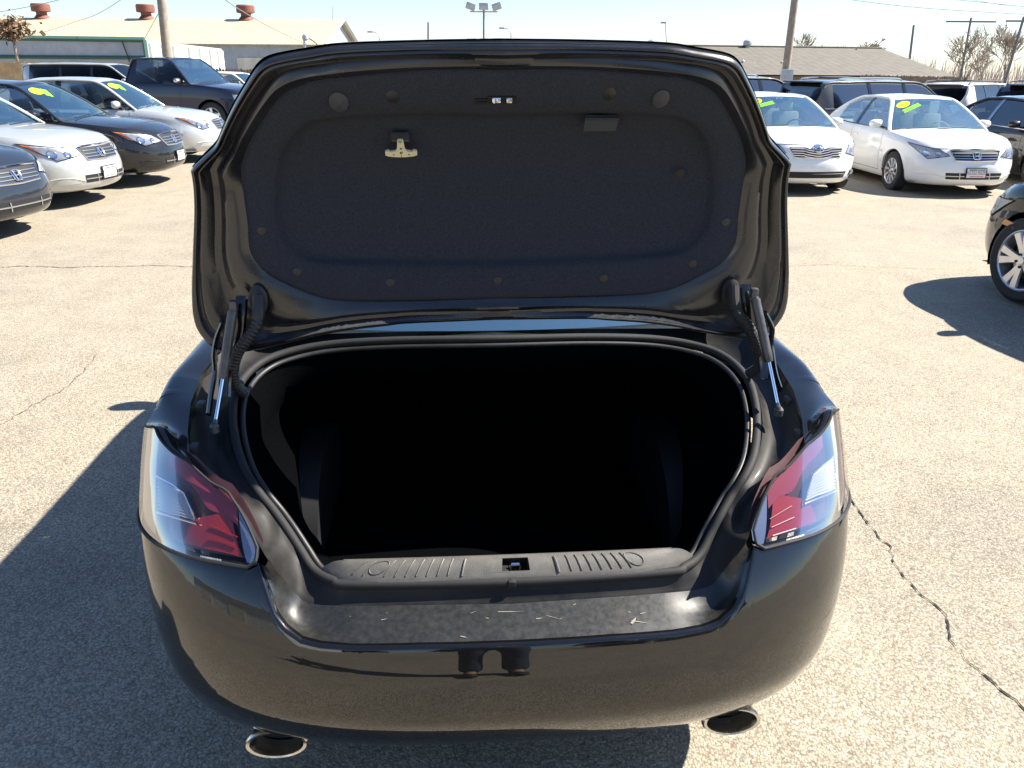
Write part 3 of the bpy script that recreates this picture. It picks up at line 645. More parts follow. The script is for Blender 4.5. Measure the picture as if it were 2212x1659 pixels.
# ---- sill scuff plate with latch opening
PL = [U((1096, 1246), z=.762), U((694, 1228), z=.768), U((1094, 1199), z=.792), U((742, 1206), z=.792)]
xl, xu = abs(PL[1][0]), abs(PL[3][0])
def plate(a, b, off=0):                                  # a -1..1 across, b 0..1 from the seal inwards
    lo_ = np.array([a*xl, PL[0][1]+(PL[1][1]-PL[0][1])*abs(a)**6, PL[0][2]+(PL[1][2]-PL[0][2])*abs(a)**4])
    up_ = np.array([a*xu, PL[2][1]+.004*a*a, PL[2][2]])
    p = lo_*(1-b)+up_*b; p[2] += .006*sin(pi*b)+off; p[1] -= off*.6; return p
pm = MB(); aa = np.linspace(-1, 1, 81); bb = np.linspace(0, 1, 11)
hole = lambda a, b: -.062 < a < .092 and .22 < b < .82
for i in range(80):
    for j in range(10):
        if hole((aa[i]+aa[i+1])/2, (bb[j]+bb[j+1])/2): continue
        pm.add([plate(aa[i], bb[j]), plate(aa[i+1], bb[j]), plate(aa[i+1], bb[j+1]), plate(aa[i], bb[j+1])], [(0, 1, 2, 3)])
pm.grid([[plate(a, 1) for a in aa], [plate(a, 1)+np.array([0, .012, -.006]) for a in aa], [plate(a, 1)+np.array([0, .016, -.3]) for a in aa]])
pm.grid([[plate(a, 0)+np.array([0, -.006, -.012]) for a in aa], [plate(a, 0) for a in aa]])
sill = pm.build('sill_plate', M['trim_plastic'], car, 40, True)
sx = lambda x: ((780+x/2.572)/1.1275-1096)/(1096-690)
for x in (183, 248, 380, 446, 512, 577, 643, 709, 774, 1553, 1618, 1683, 1747, 1812, 1875, 1938):
    a = sx(x); MB().tube([plate(a, t, .0008) for t in np.linspace(.12, .86, 8)], .0017, 5).build('rib', M['trim_plastic'], sill)
for x in (310, 1995):
    a = sx(x); MB().tube([plate(a+.046*cos(q), .5+.33*sin(q), .0006) for q in np.linspace(0, 2*pi, 24, False)], .0014, 5, True).build('clip_ring', M['trim_plastic'], sill)
for x in (862, 1470): a = sx(x); MB().tube([plate(a, t, .001) for t in np.linspace(.08, .8, 8)], .003, 6).build('rib', M['trim_plastic'], sill)
pc = plate(.015, .5)
ho = MB(); c_ = [plate(a, b) for a, b in ((-.064, .2), (.094, .2), (.094, .84), (-.064, .84))]; dn = np.array([0, .02, -.045])
ho.grid([c_+[c_[0]], [p+dn for p in c_+[c_[0]]]]).poly([p+dn for p in c_]); ho.build('latch_recess', M['dark'], sill, 0)
MB().tube([pc+np.array(q) for q in ((-.008, .004, -.04), (-.008, .0, -.006), (-.005, -.002, -.002), (.012, -.002, -.002), (.015, 0, -.006), (.015, .004, -.04))], .0038, 8).build('striker', M['chrome'], sill)
MB().rbox(pc+np.array([-.03, .0, -.022]), (.035, .03, .02), .003).build('latch_block', M['plastic'], sill)
MB().rbox(seal[0]+np.array([0, -.002, .006]), (.018, .03, .018), .004).build('seal_joint', M['rubber'], st)
# ---- tail lamps
topn = [(560, 1180), (545, 1143), (523.6, 1103), (492.8, 1059), (462, 1042), (408, 996), (375, 976), (354, 955)]
th_t = sorted([h for h in [hit(p) for p in topn+[(345, 941), (338, 922)]] if h and h[0] < pi/2-.03])+[(pi/2+.0, 1.0), (pi/2+.10, 1.012)]
botn = [(560, 1207), (539, 1223.5), (485, 1215), (408, 1200), (350.5, 1177)]
th_b = sorted([hit(p) for p in botn])+[(pi/2+.0, .815), (pi/2+.10, .86)]
T0, T1 = max(th_t[0][0], th_b[0][0]), pi/2+.10
zt_ = lambda t: float(np.interp(t, *zip(*th_t))); zb_ = lambda t: float(np.interp(t, *zip(*th_b)))
def lamp_pt(s, a, b, off=0): t = T0+(T1-T0)*a; return surf(s*t, zb_(t)+(zt_(t)-zb_(t))*b, off)
def lamp_patch(s, quad, off, na=14, nb=8, ribs=0):       # quad: (a,b) corners in lamp space
    q = [np.array(c) for c in quad]; rows = []
    for v in np.linspace(0, 1, nb):
        o_ = off+(ribs*(1 if int(round(v*(nb-1))) % 2 else 0))
        rows.append([lamp_pt(s, *((q[0]*(1-u)+q[1]*u)*(1-v)+(q[3]*(1-u)+q[2]*u)*v), o_) for u in np.linspace(0, 1, na)])
    return MB().grid(rows, flip=s > 0)
for s in (-1, 1):
    lp_ = lamp_patch(s, [(0, 0), (1, 0), (1, 1), (0, 1)], -.028, 40, 14).build('tail_lamp', M['lamp_dark'], car)
    lamp_patch(s, [(.05, .10), (.29, .09), (.27, .36), (.105, .70)], -.012, 16, 10).build('red_reflector', M['lamp_red'], lp_)
    lo_c = [(.075, .62), (.125, .62), (.194, .616), (.26, .722), (.376, .769), (.44, .79)]; hi_c = [(.085, .90), (.13, .90), (.19, .92), (.277, .945), (.411, .93), (.46, .945)]
    MB().grid([[lamp_pt(s, *p, -.011) for p in cat(c, 24)] for c in [[tuple(np.array(a)*(1-q)+np.array(b)*q) for a, b in zip(lo_c, hi_c)] for q in (0, .33, .66, 1)]], flip=s > 0).build('red_upper_band', M['lamp_maroon'], lp_)
    lamp_patch(s, [(.0, .0), (.035, .03), (.085, .96), (.0, 1.0)], -.010, 6, 10).build('clear_edge', M['lamp_blue'], lp_)
    lamp_patch(s, [(.235, .41), (.455, .30), (.50, .60), (.31, .63)], -.010, 14, 19, .007).build('reverse_lens', M['lamp_white'], lp_)
    lamp_patch(s, [(.46, .04), (1, .02), (1, .98), (.56, .96)], -.006, 20, 10).build('side_lens', M['lamp_clear'], lp_)  # beige colour stands in for the ground mirrored in the side lens
    MB().tube([lamp_pt(s, *c, -.003) for c in [(.455, .29), (.34, .345), (.225, .40), (.25, .50), (.305, .64), (.38, .665), (.505, .61)]], .0028, 6).build('chrome_edge', M['chrome'], lp_)
    for b in (.14, .30, .46): MB().tube([lamp_pt(s, *c, -.008) for c in ((.07, b), (.17, b-.02))], .0016, 5).build('light_guide', M['lamp_red'], lp_)
    lamp_patch(s, [(0, 0), (1, 0), (1, 1), (0, 1)], .003, 60, 16).build('lens', M['lens_smoke'], lp_)
    pb = [lamp_pt(s, a, 0, .004) for a in np.linspace(0, 1, 40)]; MB().tube(pb, .0045, 6).build('gasket', M['rubber'], lp_)
    pt_ = [lamp_pt(s, a, 1, .002) for a in np.linspace(0, .75, 40)]; MB().tube([pb[0]]+pt_, .0035, 6).build('gasket', M['rubber'], lp_)
    tx = MB(); r_ = random.Random(4); a = .11                # moulded marking, too small to read
    while a < .19: w_ = r_.uniform(.002, .005); tx.poly([lamp_pt(s, q_, b, .0045) for q_, b in ((a, .035), (a+w_, .035), (a+w_, .06), (a, .06))]); a += w_+.003
    tag(tx.build('lamp_marking', M['plate_white'], lp_, 0), kind='stuff')
# ---- quarter panels with wheel arch
RAX, RAR = .60, .37                                       # rear axle, arch radius
gap = [outn[i] for i in range(9, 14)]+[np.array([-.835, .55, 1.065]), np.array([-.835, .9, 1.075]), np.array([-.83, 1.25, 1.075])]
gy = [p[1] for p in gap]
for s in (-1, 1):
    low = []
    q0 = hit((410, 990)); a0 = q0[0]
    low = list(cat([surf(t, zt_(t)) for t in np.linspace(a0+.004, pi/2+.10, 6)], 18))
    for y in [YC+.103, .14, .18, RAX-RAR-.002]+[RAX-RAR*cos(q) for q in np.linspace(0.001, pi-.001, 24)]+[RAX+RAR+.002, 1.1, 1.25]:
        z = .82 if y < RAX-RAR else .33+sqrt(max(0, RAR**2-(y-RAX)**2)) if abs(y-RAX) < RAR else .22
        low.append(np.array([flank_x(y, z), y, z]))
    P_, n = [], len(low); ys = np.array([p[1] for p in low]); y0, y1 = gy[0], gy[-1]
    rows = []
    for p in low:
        f_ = min(1, max(0, (p[1]-low[0][1])/(1.25-low[0][1]))); yy = y0+(y1-y0)*f_
        G = np.array([np.interp(yy, gy, [q[0] for q in gap]), yy, np.interp(yy, gy, [q[2] for q in gap])]); G[0] = -G[0]
        fl_ = sm((p[1]+.08)/.36); ez = .985+.05*fl_
        if p[2] > .9: ez = p[2]+.002+max(0, ez-p[2])*sm((p[1]-.04)/.12)
        colm = []
        for z in np.linspace(p[2], max(p[2]+.002, ez), 16): colm.append(np.array([flank_x(p[1], z)+(p[0]-flank_x(p[1], p[2])), p[1], z]))
        e = colm[-1]
        for t in np.linspace(0, 1, 9)[1:]:
            dd = min(1, np.linalg.norm(e-G)/.09); wl_ = sm((p[1]-.04)/.14) if p[2] > .9 else 1; c1 = e+np.array([-.006*dd*wl_-.04*dd*(1-wl_), 0, (.010+.022*fl_)*dd*(.35+.65*wl_)]); c2 = G+np.array([.045*min(1, max(0, e[0]-G[0])/.08), 0, (.012*fl_+.003)*dd])
            colm.append(e*(1-t)**3+3*c1*t*(1-t)**2+3*c2*t*t*(1-t)+G*t**3)
        colm.append(G+np.array([-.004, 0, -.012])); colm.append(G+np.array([-.006, 0, -.045]))
        rows.append([c*np.array([s, 1, 1]) for c in colm])
    MB().grid(rows, flip=s < 0).build('quarter_panel', bp, car, 45)
    wl = MB(); pr = [[(s*x, RAX-RAR*1.01*cos(q), .33+RAR*1.01*sin(q)) for q in np.linspace(0, pi, 16)] for x in (.86, .55)]
    wl.grid(pr).poly(pr[1]).build('wheel_housing', M['dark'], car)
# ---- boot lid
LZ = [1.0, 1.2, 1.4, 1.56, 1.63, 1.70, 1.80, 1.90, 1.98]; LY = [.215, .215, .205, .19, .165, .115, .03, -.06, -.13]
lidy = lambda z: pch(z, LZ, LY)
TAU = .0101
def lid_hit(px):
    o, d = cray(px); a, b = 1.2, 3.2
    for i in range(40):
        m = (a+b)/2; P = o+m*d
        if P[1] < lidy(P[2]): a = m
        else: b = m
    return o+a*d
def lid_pt(x, z, off=0):                                  # off: towards the viewer
    dy = (lidy(z+.01)-lidy(z-.01))/.02; n = sqrt(1+dy*dy)
    bow = .03*(x/.75)**2
    return np.array([x, lidy(z)-off/n-bow*0, z+dy*off/n+TAU*x])
LCX, LCZ = 0, 1.50
def polar(pts, na=360):                                   # closed outline by angle round the lid's middle, mirrored
    H_ = [lid_hit(p) for p in pts]; L = [(abs(p[0]), p[2]+TAU*abs(p[0])) for p in H_]; L[0] = (0, L[0][1]); L[-1] = (0, L[-1][1])
    L = cat(L, 400); an = np.unwrap(np.arctan2(L[:, 0], L[:, 1]-LCZ)); r = np.hypot(L[:, 0], L[:, 1]-LCZ)
    o_ = np.argsort(an); h = np.interp(np.linspace(0, pi, na//2+1), an[o_], r[o_])
    return np.r_[h, h[1:-1][::-1]]
outer = [(1083, 95.5), c4(1500, 70), c4(1000, 87), c4(800, 115), c4(650, 141), c4(570, 165), c4(520, 205), c4(480, 265), c4(440, 330), c4(400, 400), c4(360, 480), c4(320, 570), c4(290, 635), c4(222, 700), c4(158, 762), c4(157, 782), c4(168, 870),
         c4(172, 1000), c4(165, 1200), c4(158, 1400), c6(320, 100), c6(325, 190), c6(345, 270), c6(385, 330), c6(432, 378), c6(500, 405), c6(570, 412), c6(660, 398), c6(800, 370), c6(1000, 320), c6(1200, 285), c6(1400, 262), c6(1544, 247), (1062, 691)]
linero = [(1090, 153), c4(1700, 208), c4(1400, 216), c4(1000, 252), c4(850, 272), c4(700, 330), c4(620, 410), c4(550, 510), c4(490, 610), c4(452, 720), c4(446, 800), c4(465, 930), c4(485, 1080), c4(490, 1180), c4(510, 1250), c4(570, 1330), c4(650, 1380), c4(800, 1450), c4(950, 1490), c4(1200, 1497), c4(1700, 1488), (1070, 641)]
recess = [(1085, 255), c4(1400, 470), c4(950, 490), c4(800, 530), c4(700, 640), c4(650, 800), c4(640, 1000), c4(670, 1130), c4(740, 1220), c4(860, 1275), c4(1200, 1292), (1070, 570)]
NA = 360; RO, RI, RR_ = polar(outer), polar(linero), polar(recess)
ang = np.r_[np.linspace(0, pi, NA//2+1), -np.linspace(0, pi, NA//2+1)[1:-1][::-1]]
def ring(R, off): return [lid_pt(R[i]*sin(ang[i]), LCZ+R[i]*cos(ang[i]), off[i] if hasattr(off, '__len__') else off) for i in range(NA)]
rows = []
prof = [(0, -.004), (0.0, .004), (.02, .007), (.06, .007), (.085, .001), (.11, -.001), (.13, .004), (.17, .006), (.24, .001), (.34, -.012), (.46, -.012), (.55, .004), (.64, .012), (.78, .012), (.90, .006), (1.0, 0), (1.05, -.008)]
up_ = np.array([max(0, cos(a)) for a in ang]); side = np.array([abs(sin(a)) for a in ang])
for k, o_ in prof:
    d_ = o_*(.45+.75*side**2)+(0.018*math.sin(pi*min(1, k*1.2))*(1-side)**.6 if 0 < k < .83 else 0)
    rows.append(ring(RO*(1-k)+RI*k, d_))
lm = MB().grid(rows, wrap=True)
bk = [ring(RO, -.004), ring(RO*.995, -.016), ring(RO*.97, -.030), ring(RO*.6, -.048), ring(RO*.0005, -.055)]
lm.grid(bk, wrap=True, flip=True)
lid = lm.build('boot_lid', ip, car, 40)
tag(lid, 'raised boot lid, inner side with dark felt lining')
MB().grid([ring(RO*1.001, -.017), ring(RO*.975, -.034), ring(RO*.6, -.052), ring(RO*.0005, -.06)], wrap=True, flip=True).build('lid_outer_skin', bp, lid, 50)
def lin_off(k):
    return None
rl = [ring(RI*1.012, -.004), ring(RI*1.008, .004), ring(RI*.985, .008)]
for k, o_ in ((.08, .009), (.5, .009), (.8, .007), (.93, .001), (1.0, -.008)): rl.append(ring(RI*.985*(1-k)+RR_*k, o_))
for k, o_ in ((.95, -.016), (.88, -.020), (.6, -.020), (.3, -.021), (.0005, -.021)): rl.append(ring(RR_*k, o_))
lin = MB().grid(rl, wrap=True).build('lid_lining', M['liner'], lid, 60)
def on_lid(px, off): P = lid_hit(px); return lid_pt(P[0], P[2]-TAU*P[0], off)
def disc(name, px, r, off, th, mt, par, dome=.3):
    c = lid_hit(px); b = MB(); rows = []
    for rr, h in ((1.0, 0), (1.0, th*.6), (.85, th), (.01, th*(1+dome))):
        rows.append([lid_pt(c[0]+r*rr*cos(q), c[2]-TAU*c[0]+r*rr*sin(q), off+h) for q in np.linspace(0, 2*pi, 20, False)])
    return b.grid(rows, wrap=True).build(name, mt, par)
for px, r in [((733, 213), .022), ((1427, 206), .020)]: disc('buffer_plug', px, r, .007, .009, M['plug'], lid)
for px in [(848, 203), (1316, 197)]: disc('trim_clip', px, .014, .007, .004, M['plastic'], lid)
for px in [(567, 496), (1565, 478), (643, 585), (1494, 568), (843, 608), (1075, 604), (1303, 599)]: disc('trim_clip', px, .0125, .006, .005, M['plastic'], lid)
for px in [c4(795, 157), c4(1893, 97), c5(1122, 148), c5(1400, 277)]: disc('drain_plug', px, .0045, .004, .002, M['dark'], lid)
def lid_local(px, off):                                   # flat frame on the lid: (a right, b up) in metres
    c = lid_hit(px); x0, z0 = c[0], c[2]-TAU*c[0]; dy = (lidy(z0+.01)-lidy(z0-.01))/.02; n = sqrt(1+dy*dy)
    return lambda a, b, d: lid_pt(x0+a, z0+b/n, off+d)
# emergency release handle (T shape, glow-in-the-dark cream)
fn = lid_local((866, 312), -.008)
MB().rbox(fn(0, .020, .004), (.044, .012, .024), .004).build('handle_base', M['dark'], lid)
hp = [(-.006, .024), (-.007, .021), (-.0095, -.006), (-.014, -.011), (-.027, -.013), (-.030, -.009), (-.036, -.010), (-.0385, -.014), (-.038, -.024), (-.03, -.0275), (-.012, -.030), (0, -.0305)]
hp = hp+[(-a, b) for a, b in hp[::-1] if a]
hd = MB().prism(hp, fn, .014, .020).build('release_handle', M['cream'], lid, 0); hd['label'] = 'cream T-shaped emergency release handle'
hm = MB()
for (a, b, w, h) in [(0, -.002, .005, .004), (-.001, -.016, .0035, .007), (.003, -.014, .002, .004), (-.0185, -.0215, .004, .003), (.0185, -.0215, .004, .003), (-.003, .020, .0012, .006), (0, .019, .0012, .007), (.003, .020, .0012, .005), (0, -.026, .001, .008)]:
    hm.prism([(a-w/2, b-h/2), (a+w/2, b-h/2), (a+w/2, b+h/2), (a-w/2, b+h/2)], fn, .019, .0206)
hm.build('handle_print', M['ink'], hd, 0)
MB().tube([fn(a, .017, .013) for a in (-.02, .02)], .0022, 6).build('handle_pin', M['grey_metal'], hd)
# lock
fl = lid_local((1072, 209), .004)
lk = MB().prism([(-.048, -.010), (-.048, .004), (-.02, .004), (-.02, .011), (.040, .011), (.045, .006), (.045, -.004), (.038, -.010)], fl, -.004, .008).build('lock', M['dark'], lid, 0)
MB().prism([(-.043, -.002), (-.022, -.002), (-.022, .0005), (-.043, .0005)], fl, .008, .0095).build('lock_slide', M['chrome'], lk, 0)
MB().rbox(fl(0, .001, .008), (.02, .01, .012), .003).build('lock_claw', M['chrome'], lk); MB().rbox(fl(.029, .001, .008), (.014, .009, .014), .004).build('lock_cam', M['chrome_dull'], lk)
MB().tube([fl(-.006, -.004, .012), fl(.008, .006, .014)], .0016, 6).build('lock_pin', M['chrome'], lk)
ff = lid_local((1298, 265), -.002)
fp = MB().prism([(-.040, -.020), (.038, -.020), (.040, .020), (-.040, .022)], ff, .0, .009).build('tool_flap', M['plug'], lid, 30)
MB().tube([ff(-.041, .020, .010), ff(.041, .019, .010)], .003, 6).build('flap_hinge', M['plastic'], fp)
for px in [(620, 297), (1535, 285), (1470, 375)]: disc('lining_hole', px, .011, -.002, .0005, M['dark'], lid)
# ---- hinges, struts, wiring boots
def P6(a, b, y): return U(c6(a, b), y=y)
def P7(a, b, y): return U(c7(a, b), y=y)
def strut(pts):
    a, b, c = [np.array(p) for p in pts]
    s_ = MB().tube([a, a+(b-a)*.08, a+(b-a)*.081, b-(b-a)*.03, b], [.009, .0095, .0125, .0125, .0115], 14).build('gas_strut', M['grey_metal'], car)
    MB().tube([b, c], .0048, 10).build('strut_rod', M['chrome'], s_)
    MB().rbox(a, (.02, .022, .03), .006).build('strut_end', M['grey_metal'], s_); MB().tube([c+(b-c)*.16, c], [.006, .008], 10).build('strut_end', M['grey_metal'], s_)
    MB().lathe([(.001, -.014), (.011, -.013), (.012, .004), (.006, .012), (.001, .012)], c, 'Z', 12).build('ball_mount', M['grey_metal'], s_)
    return s_
strut([P6(550, 150, .13), P6(490, 555, .07), P6(443, 832, .0)]); strut([P7(545, 80, .13), P7(628, 462, .07), P7(684, 738, .0)])
def arm(pts, w=.012, t=.006): return MB().tube(cat(pts, 24), w, 8, sq=(.45, 1)).build('hinge_arm', M['black_gloss'], car)
arm([P6(598, 95, .17), P6(592, 190, .15), P6(580, 300, .15), P6(540, 420, .14), P6(505, 560, .12), P6(500, 660, .10)], .016)
arm([P6(490, 240, .16), P6(455, 330, .16), P6(440, 430, .15), P6(445, 520, .13), P6(425, 640, .09), P6(410, 760, .05)], .014)
arm([P7(495, 30, .17), P7(505, 130, .15), P7(545, 250, .15), P7(590, 350, .14), P7(610, 480, .12), P7(612, 560, .10)], .016)
arm([P7(605, 185, .16), P7(645, 270, .16), P7(640, 350, .15), P7(650, 450, .13), P7(665, 540, .09), P7(690, 620, .05)], .014)
def cable(pts, bootc, mt):
    P = cat(pts, 64); r = [.014+.0022*(i % 2) if i > 10 else .016 for i in range(64)]
    c = MB().tube(P, r, 12).build('wiring_boot', mt, car, 25)
    b = MB(); ce = bootc; rows = []
    for q, o in ((1, 0), (1, .006), (.8, .011), (.02, .013)): rows.append([ce+np.array([.024*q*cos(u), -o, .042*q*sin(u)]) for u in np.linspace(0, 2*pi, 18, False)])
    b.grid(rows, wrap=True).build('boot_grommet', mt, c)
cable([P6(690, 95, .155), P6(690, 190, .135), P6(672, 270, .125), P6(612, 355, .125), P6(570, 420, .13), P6(548, 510, .14), P6(560, 590, .16), P6(610, 640, .19)], P6(692, 115, .185), M['plastic'])
cable([P7(425, 40, .155), P7(432, 140, .135), P7(455, 200, .125), P7(505, 255, .125), P7(545, 330, .13), P7(572, 420, .14), P7(575, 490, .16), P7(520, 530, .19)], P7(410, 75, .185), M['rubber'])
for f_, q in ((P6, ((370, 720, .1), (330, 960, -.06))), (P7, ((740, 690, .1), (800, 880, -.06)))):
    for k, (a, b, y) in enumerate(q):
        MB().rbox(f_(a, b, y), (.05, .03, .02) if k > 5 else (.022, .04, .03), .007).build('gutter_bracket', M['dusty_black'] if k > 5 else M['plastic'], car)
MB().grid([[(x*.66, y, .27) for x in (-1, 0, 1)] for y in (-.2, .2, .8, 1.3)]).build('floor_pan', M['dark'], car)  # unseen panel added to block sun streaking through under the car
MB().grid([[(x*.82, y, z) for x in (-1, -.5, 0, .5, 1)] for y, z in ((.56, 1.02), (.60, 1.06), (1.32, 1.05))]).build('parcel_shelf', M['plastic'], car)  # added to stop sun leaking from the rear window out the wheel arch
# ragged tan strips along the lower flange of the lid
def lid_off(k, i): o_ = np.interp(k, [p[0] for p in prof], [p[1] for p in prof]); return o_*(.45+.75*side[i]**2)+(0.018*math.sin(pi*min(1, k*1.2))*(1-side[i])**.6 if 0 < k < .83 else 0)
def dust_strip(p0, p1, k0, k1, seed):
    r_ = random.Random(seed); A = []
    for p in (p0, p1): q = lid_hit(p); A.append(atan2(q[0], q[2]-TAU*q[0]-LCZ) % (2*pi))
    rows = []
    for t in np.linspace(0, 1, 60):
        a = A[0]+(A[1]-A[0])*t; w = (k1-k0)*min(1, 6*t, 6*(1-t))*r_.uniform(.8, 1.05); col_ = []
        for q in np.linspace(0, 1, 4):
            k = k0+w*q; i = int(round((a if a <= pi else a)/(2*pi)*NA)) % NA; ii = a/(2*pi)*NA; i0 = int(ii) % NA; i1 = (i0+1) % NA; f_ = ii-int(ii)
            R_ = (RO[i0]*(1-k)+RI[i0]*k)*(1-f_)+(RO[i1]*(1-k)+RI[i1]*k)*f_; col_.append(lid_pt(R_*sin(a), LCZ+R_*cos(a), lid_off(k, i0)*(1-f_)+lid_off(k, i1)*f_+.0012))
        rows.append(col_)
    tag(MB().grid(rows).build('worn_strip', M['dust'], lid, 60), kind='stuff')
dust_strip((600, 745), (848, 690), .10, .26, 1); dust_strip((1265, 682), (1590, 735), .08, .28, 2)
# ================================================================== setting: lot, cracks, buildings, fences, poles, trees
def asphalt():
    m = bpy.data.materials.new('asphalt'); m.use_nodes = True; t = m.node_tree; b = t.nodes['Principled BSDF']; N = t.nodes.new; L = t.links.new
    tc = N('ShaderNodeTexCoord')
    def noise(sc, det=4, rough=.6, dim=None):
        n = N('ShaderNodeTexNoise'); n.inputs['Scale'].default_value = sc; n.inputs['Detail'].default_value = det; n.inputs['Roughness'].default_value = rough; L(tc.outputs['Object'], n.inputs['Vector']); return n
    def ramp(src, stops):
        r = N('ShaderNodeValToRGB'); e = r.color_ramp.elements
        while len(e) < len(stops): e.new(.5)
        for i, (p, c) in enumerate(stops): e[i].position = p; e[i].color = (*c, 1)
        L(src, r.inputs[0]); return r
    v = N('ShaderNodeTexVoronoi'); v.inputs['Scale'].default_value = 125; L(tc.outputs['Object'], v.inputs['Vector'])
    v2 = N('ShaderNodeTexVoronoi'); v2.inputs['Scale'].default_value = 210; L(tc.outputs['Object'], v2.inputs['Vector'])
    sep = N('ShaderNodeSeparateColor'); L(v.outputs['Color'], sep.inputs[0])
    stone = ramp(sep.outputs[0], [(0, (.24, .21, .16)), (.3, (.315, .277, .213)), (.7, (.37, .325, .25)), (1, (.47, .42, .335))])
    grout = ramp(v.outputs['Distance'], [(0, (1, 1, 1)), (.36, (1, 1, 1)), (.7, (.62, .60, .57)), (1, (.45, .44, .42))])
    mu = N('ShaderNodeMix'); mu.data_type = 'RGBA'; mu.blend_type = 'MULTIPLY'; mu.inputs[0].default_value = .85; L(stone.outputs[0], mu.inputs[6]); L(grout.outputs[0], mu.inputs[7])
    big = noise(.55, 5); patch_ = ramp(big.outputs[0], [(.33, (.80, .82, .85)), (.5, (1, 1, 1)), (.66, (1.0, 1.0, 1.0))])
    med = noise(3.2, 4); med_r = ramp(med.outputs[0], [(.35, (.90, .90, .90)), (.6, (1.0, 1.0, 1.0))])
    m2 = N('ShaderNodeMix'); m2.data_type = 'RGBA'; m2.blend_type = 'MULTIPLY'; m2.inputs[0].default_value = 1; L(mu.outputs[2], m2.inputs[6]); L(patch_.outputs[0], m2.inputs[7])
    m3 = N('ShaderNodeMix'); m3.data_type = 'RGBA'; m3.blend_type = 'MULTIPLY'; m3.inputs[0].default_value = 1; L(m2.outputs[2], m3.inputs[6]); L(med_r.outputs[0], m3.inputs[7])
    spots = noise(26, 2, .5); sp = ramp(spots.outputs[0], [(.26, (.35, .35, .36)), (.31, (1, 1, 1))])
    m4 = N('ShaderNodeMix'); m4.data_type = 'RGBA'; m4.blend_type = 'MULTIPLY'; m4.inputs[0].default_value = .6; L(m3.outputs[2], m4.inputs[6]); L(sp.outputs[0], m4.inputs[7])
    L(m4.outputs[2], b.inputs['Base Color']); b.inputs['Roughness'].default_value = .82; b.inputs['Specular IOR Level'].default_value = .35
    h = N('ShaderNodeMath'); h.operation = 'ADD'; mh = N('ShaderNodeMath'); mh.operation = 'MULTIPLY'; mh.inputs[1].default_value = .5
    L(v2.outputs['Distance'], mh.inputs[0]); L(v.outputs['Distance'], h.inputs[0]); L(mh.outputs[0], h.inputs[1])
    bp_ = N('ShaderNodeBump'); bp_.invert = True; bp_.inputs['Strength'].default_value = .75; bp_.inputs['Distance'].default_value = .0035; L(h.outputs[0], bp_.inputs['Height']); L(bp_.outputs[0], b.inputs['Normal'])
    return m
xs_ = np.r_[-900, -400, -200, -120, -90, np.linspace(-70, 70, 57), 90, 120, 200, 400, 900]; ys_ = np.r_[-300, -120, -60, np.linspace(-30, 60, 61), 75, 95, 120, 160, 220, 320, 500, 900, 2000]
grd = tag(MB().grid([[(x, y, ground_z(x, y)) for x in xs_] for y in ys_], flip=False).build('ground', asphalt()), kind='structure')
M['crack'] = mat('crack', (.018, .016, .014), .95)
def crack(pts, w, seed, jag):
    r = random.Random(seed); P = [on_ground(p) for p in pts]; L = []
    for a, b in zip(P[:-1], P[1:]):
        n = max(2, int(np.linalg.norm(b-a)/.018)); L += [a+(b-a)*t for t in np.linspace(0, 1, n, False)]
    L.append(P[-1]); L = np.array(L); off = np.zeros((len(L), 2)); o = np.zeros(2)
    for i in range(len(L)): o = o*.72+np.array([r.gauss(0, jag), r.gauss(0, jag)]); off[i] = o
    L[:, :2] += off; rows = []
    for i, p in enumerate(L):
        d = L[min(i+1, len(L)-1)]-L[max(i-1, 0)]; n = np.array([-d[1], d[0], 0]); n /= np.linalg.norm(n)+1e-9; ww = w*r.uniform(.12, 1.0)*(.35 if r.random() < .12 else 1)
        z = ground_z(p[0], p[1])+.004; rows.append([(p[0]-n[0]*ww, p[1]-n[1]*ww, z), (p[0]+n[0]*ww*.8, p[1]+n[1]*ww*.8, z)])
    return tag(MB().grid(rows).build('pavement_crack', M['crack'], grd, 0))
crack([(1818, 1015), (1832, 1070), (1862, 1120), (1925, 1185), (1945, 1240), (2010, 1300), (2042, 1330), (2052, 1385), (2100, 1440), (2160, 1490), (2225, 1545)], .0050, 1, .0042)
crack([(-20, 578), (60, 575), (150, 578), (240, 576), (330, 574), (430, 577)], .010, 2, .006)
crack([(-10, 925), (60, 885), (130, 845), (175, 810), (200, 780), (212, 765)], .0035, 3, .005)
crack([(1700, 575), (1790, 572), (1950, 580), (2110, 584)], .004, 5, .006)
# ---- metal building with ridge ventilators
def world(px, y): return at_y(px, y)
def ribbed(name, c, gap, axis=0, rough=.5, dirt=.15, metal=.0, rel=.5):
    m = mat(name, c, rough, metal, noise=dirt, nscale=1.3); t = m.node_tree; b = t.nodes['Principled BSDF']; tc = t.nodes.new('ShaderNodeTexCoord')
    w = t.nodes.new('ShaderNodeTexWave'); w.wave_type = 'BANDS'; w.bands_direction = 'XYZ'[axis]; w.inputs['Scale'].default_value = 1/gap/3.1416*1.57; t.links.new(tc.outputs['Object'], w.inputs['Vector'])
    bm = t.nodes.new('ShaderNodeBump'); bm.inputs['Strength'].default_value = rel; bm.inputs['Distance'].default_value = .03; t.links.new(w.outputs[0], bm.inputs['Height']); t.links.new(bm.outputs[0], b.inputs['Normal']); return m
M['roof_cream'] = ribbed('roof_cream', (.46, .40, .26), .9, 0); M['wall_blue'] = ribbed('wall_blue', (.34, .37, .40), .5, 0); M['wall_white'] = mat('wall_white', (.75, .72, .62), .7, noise=.08, nscale=1)
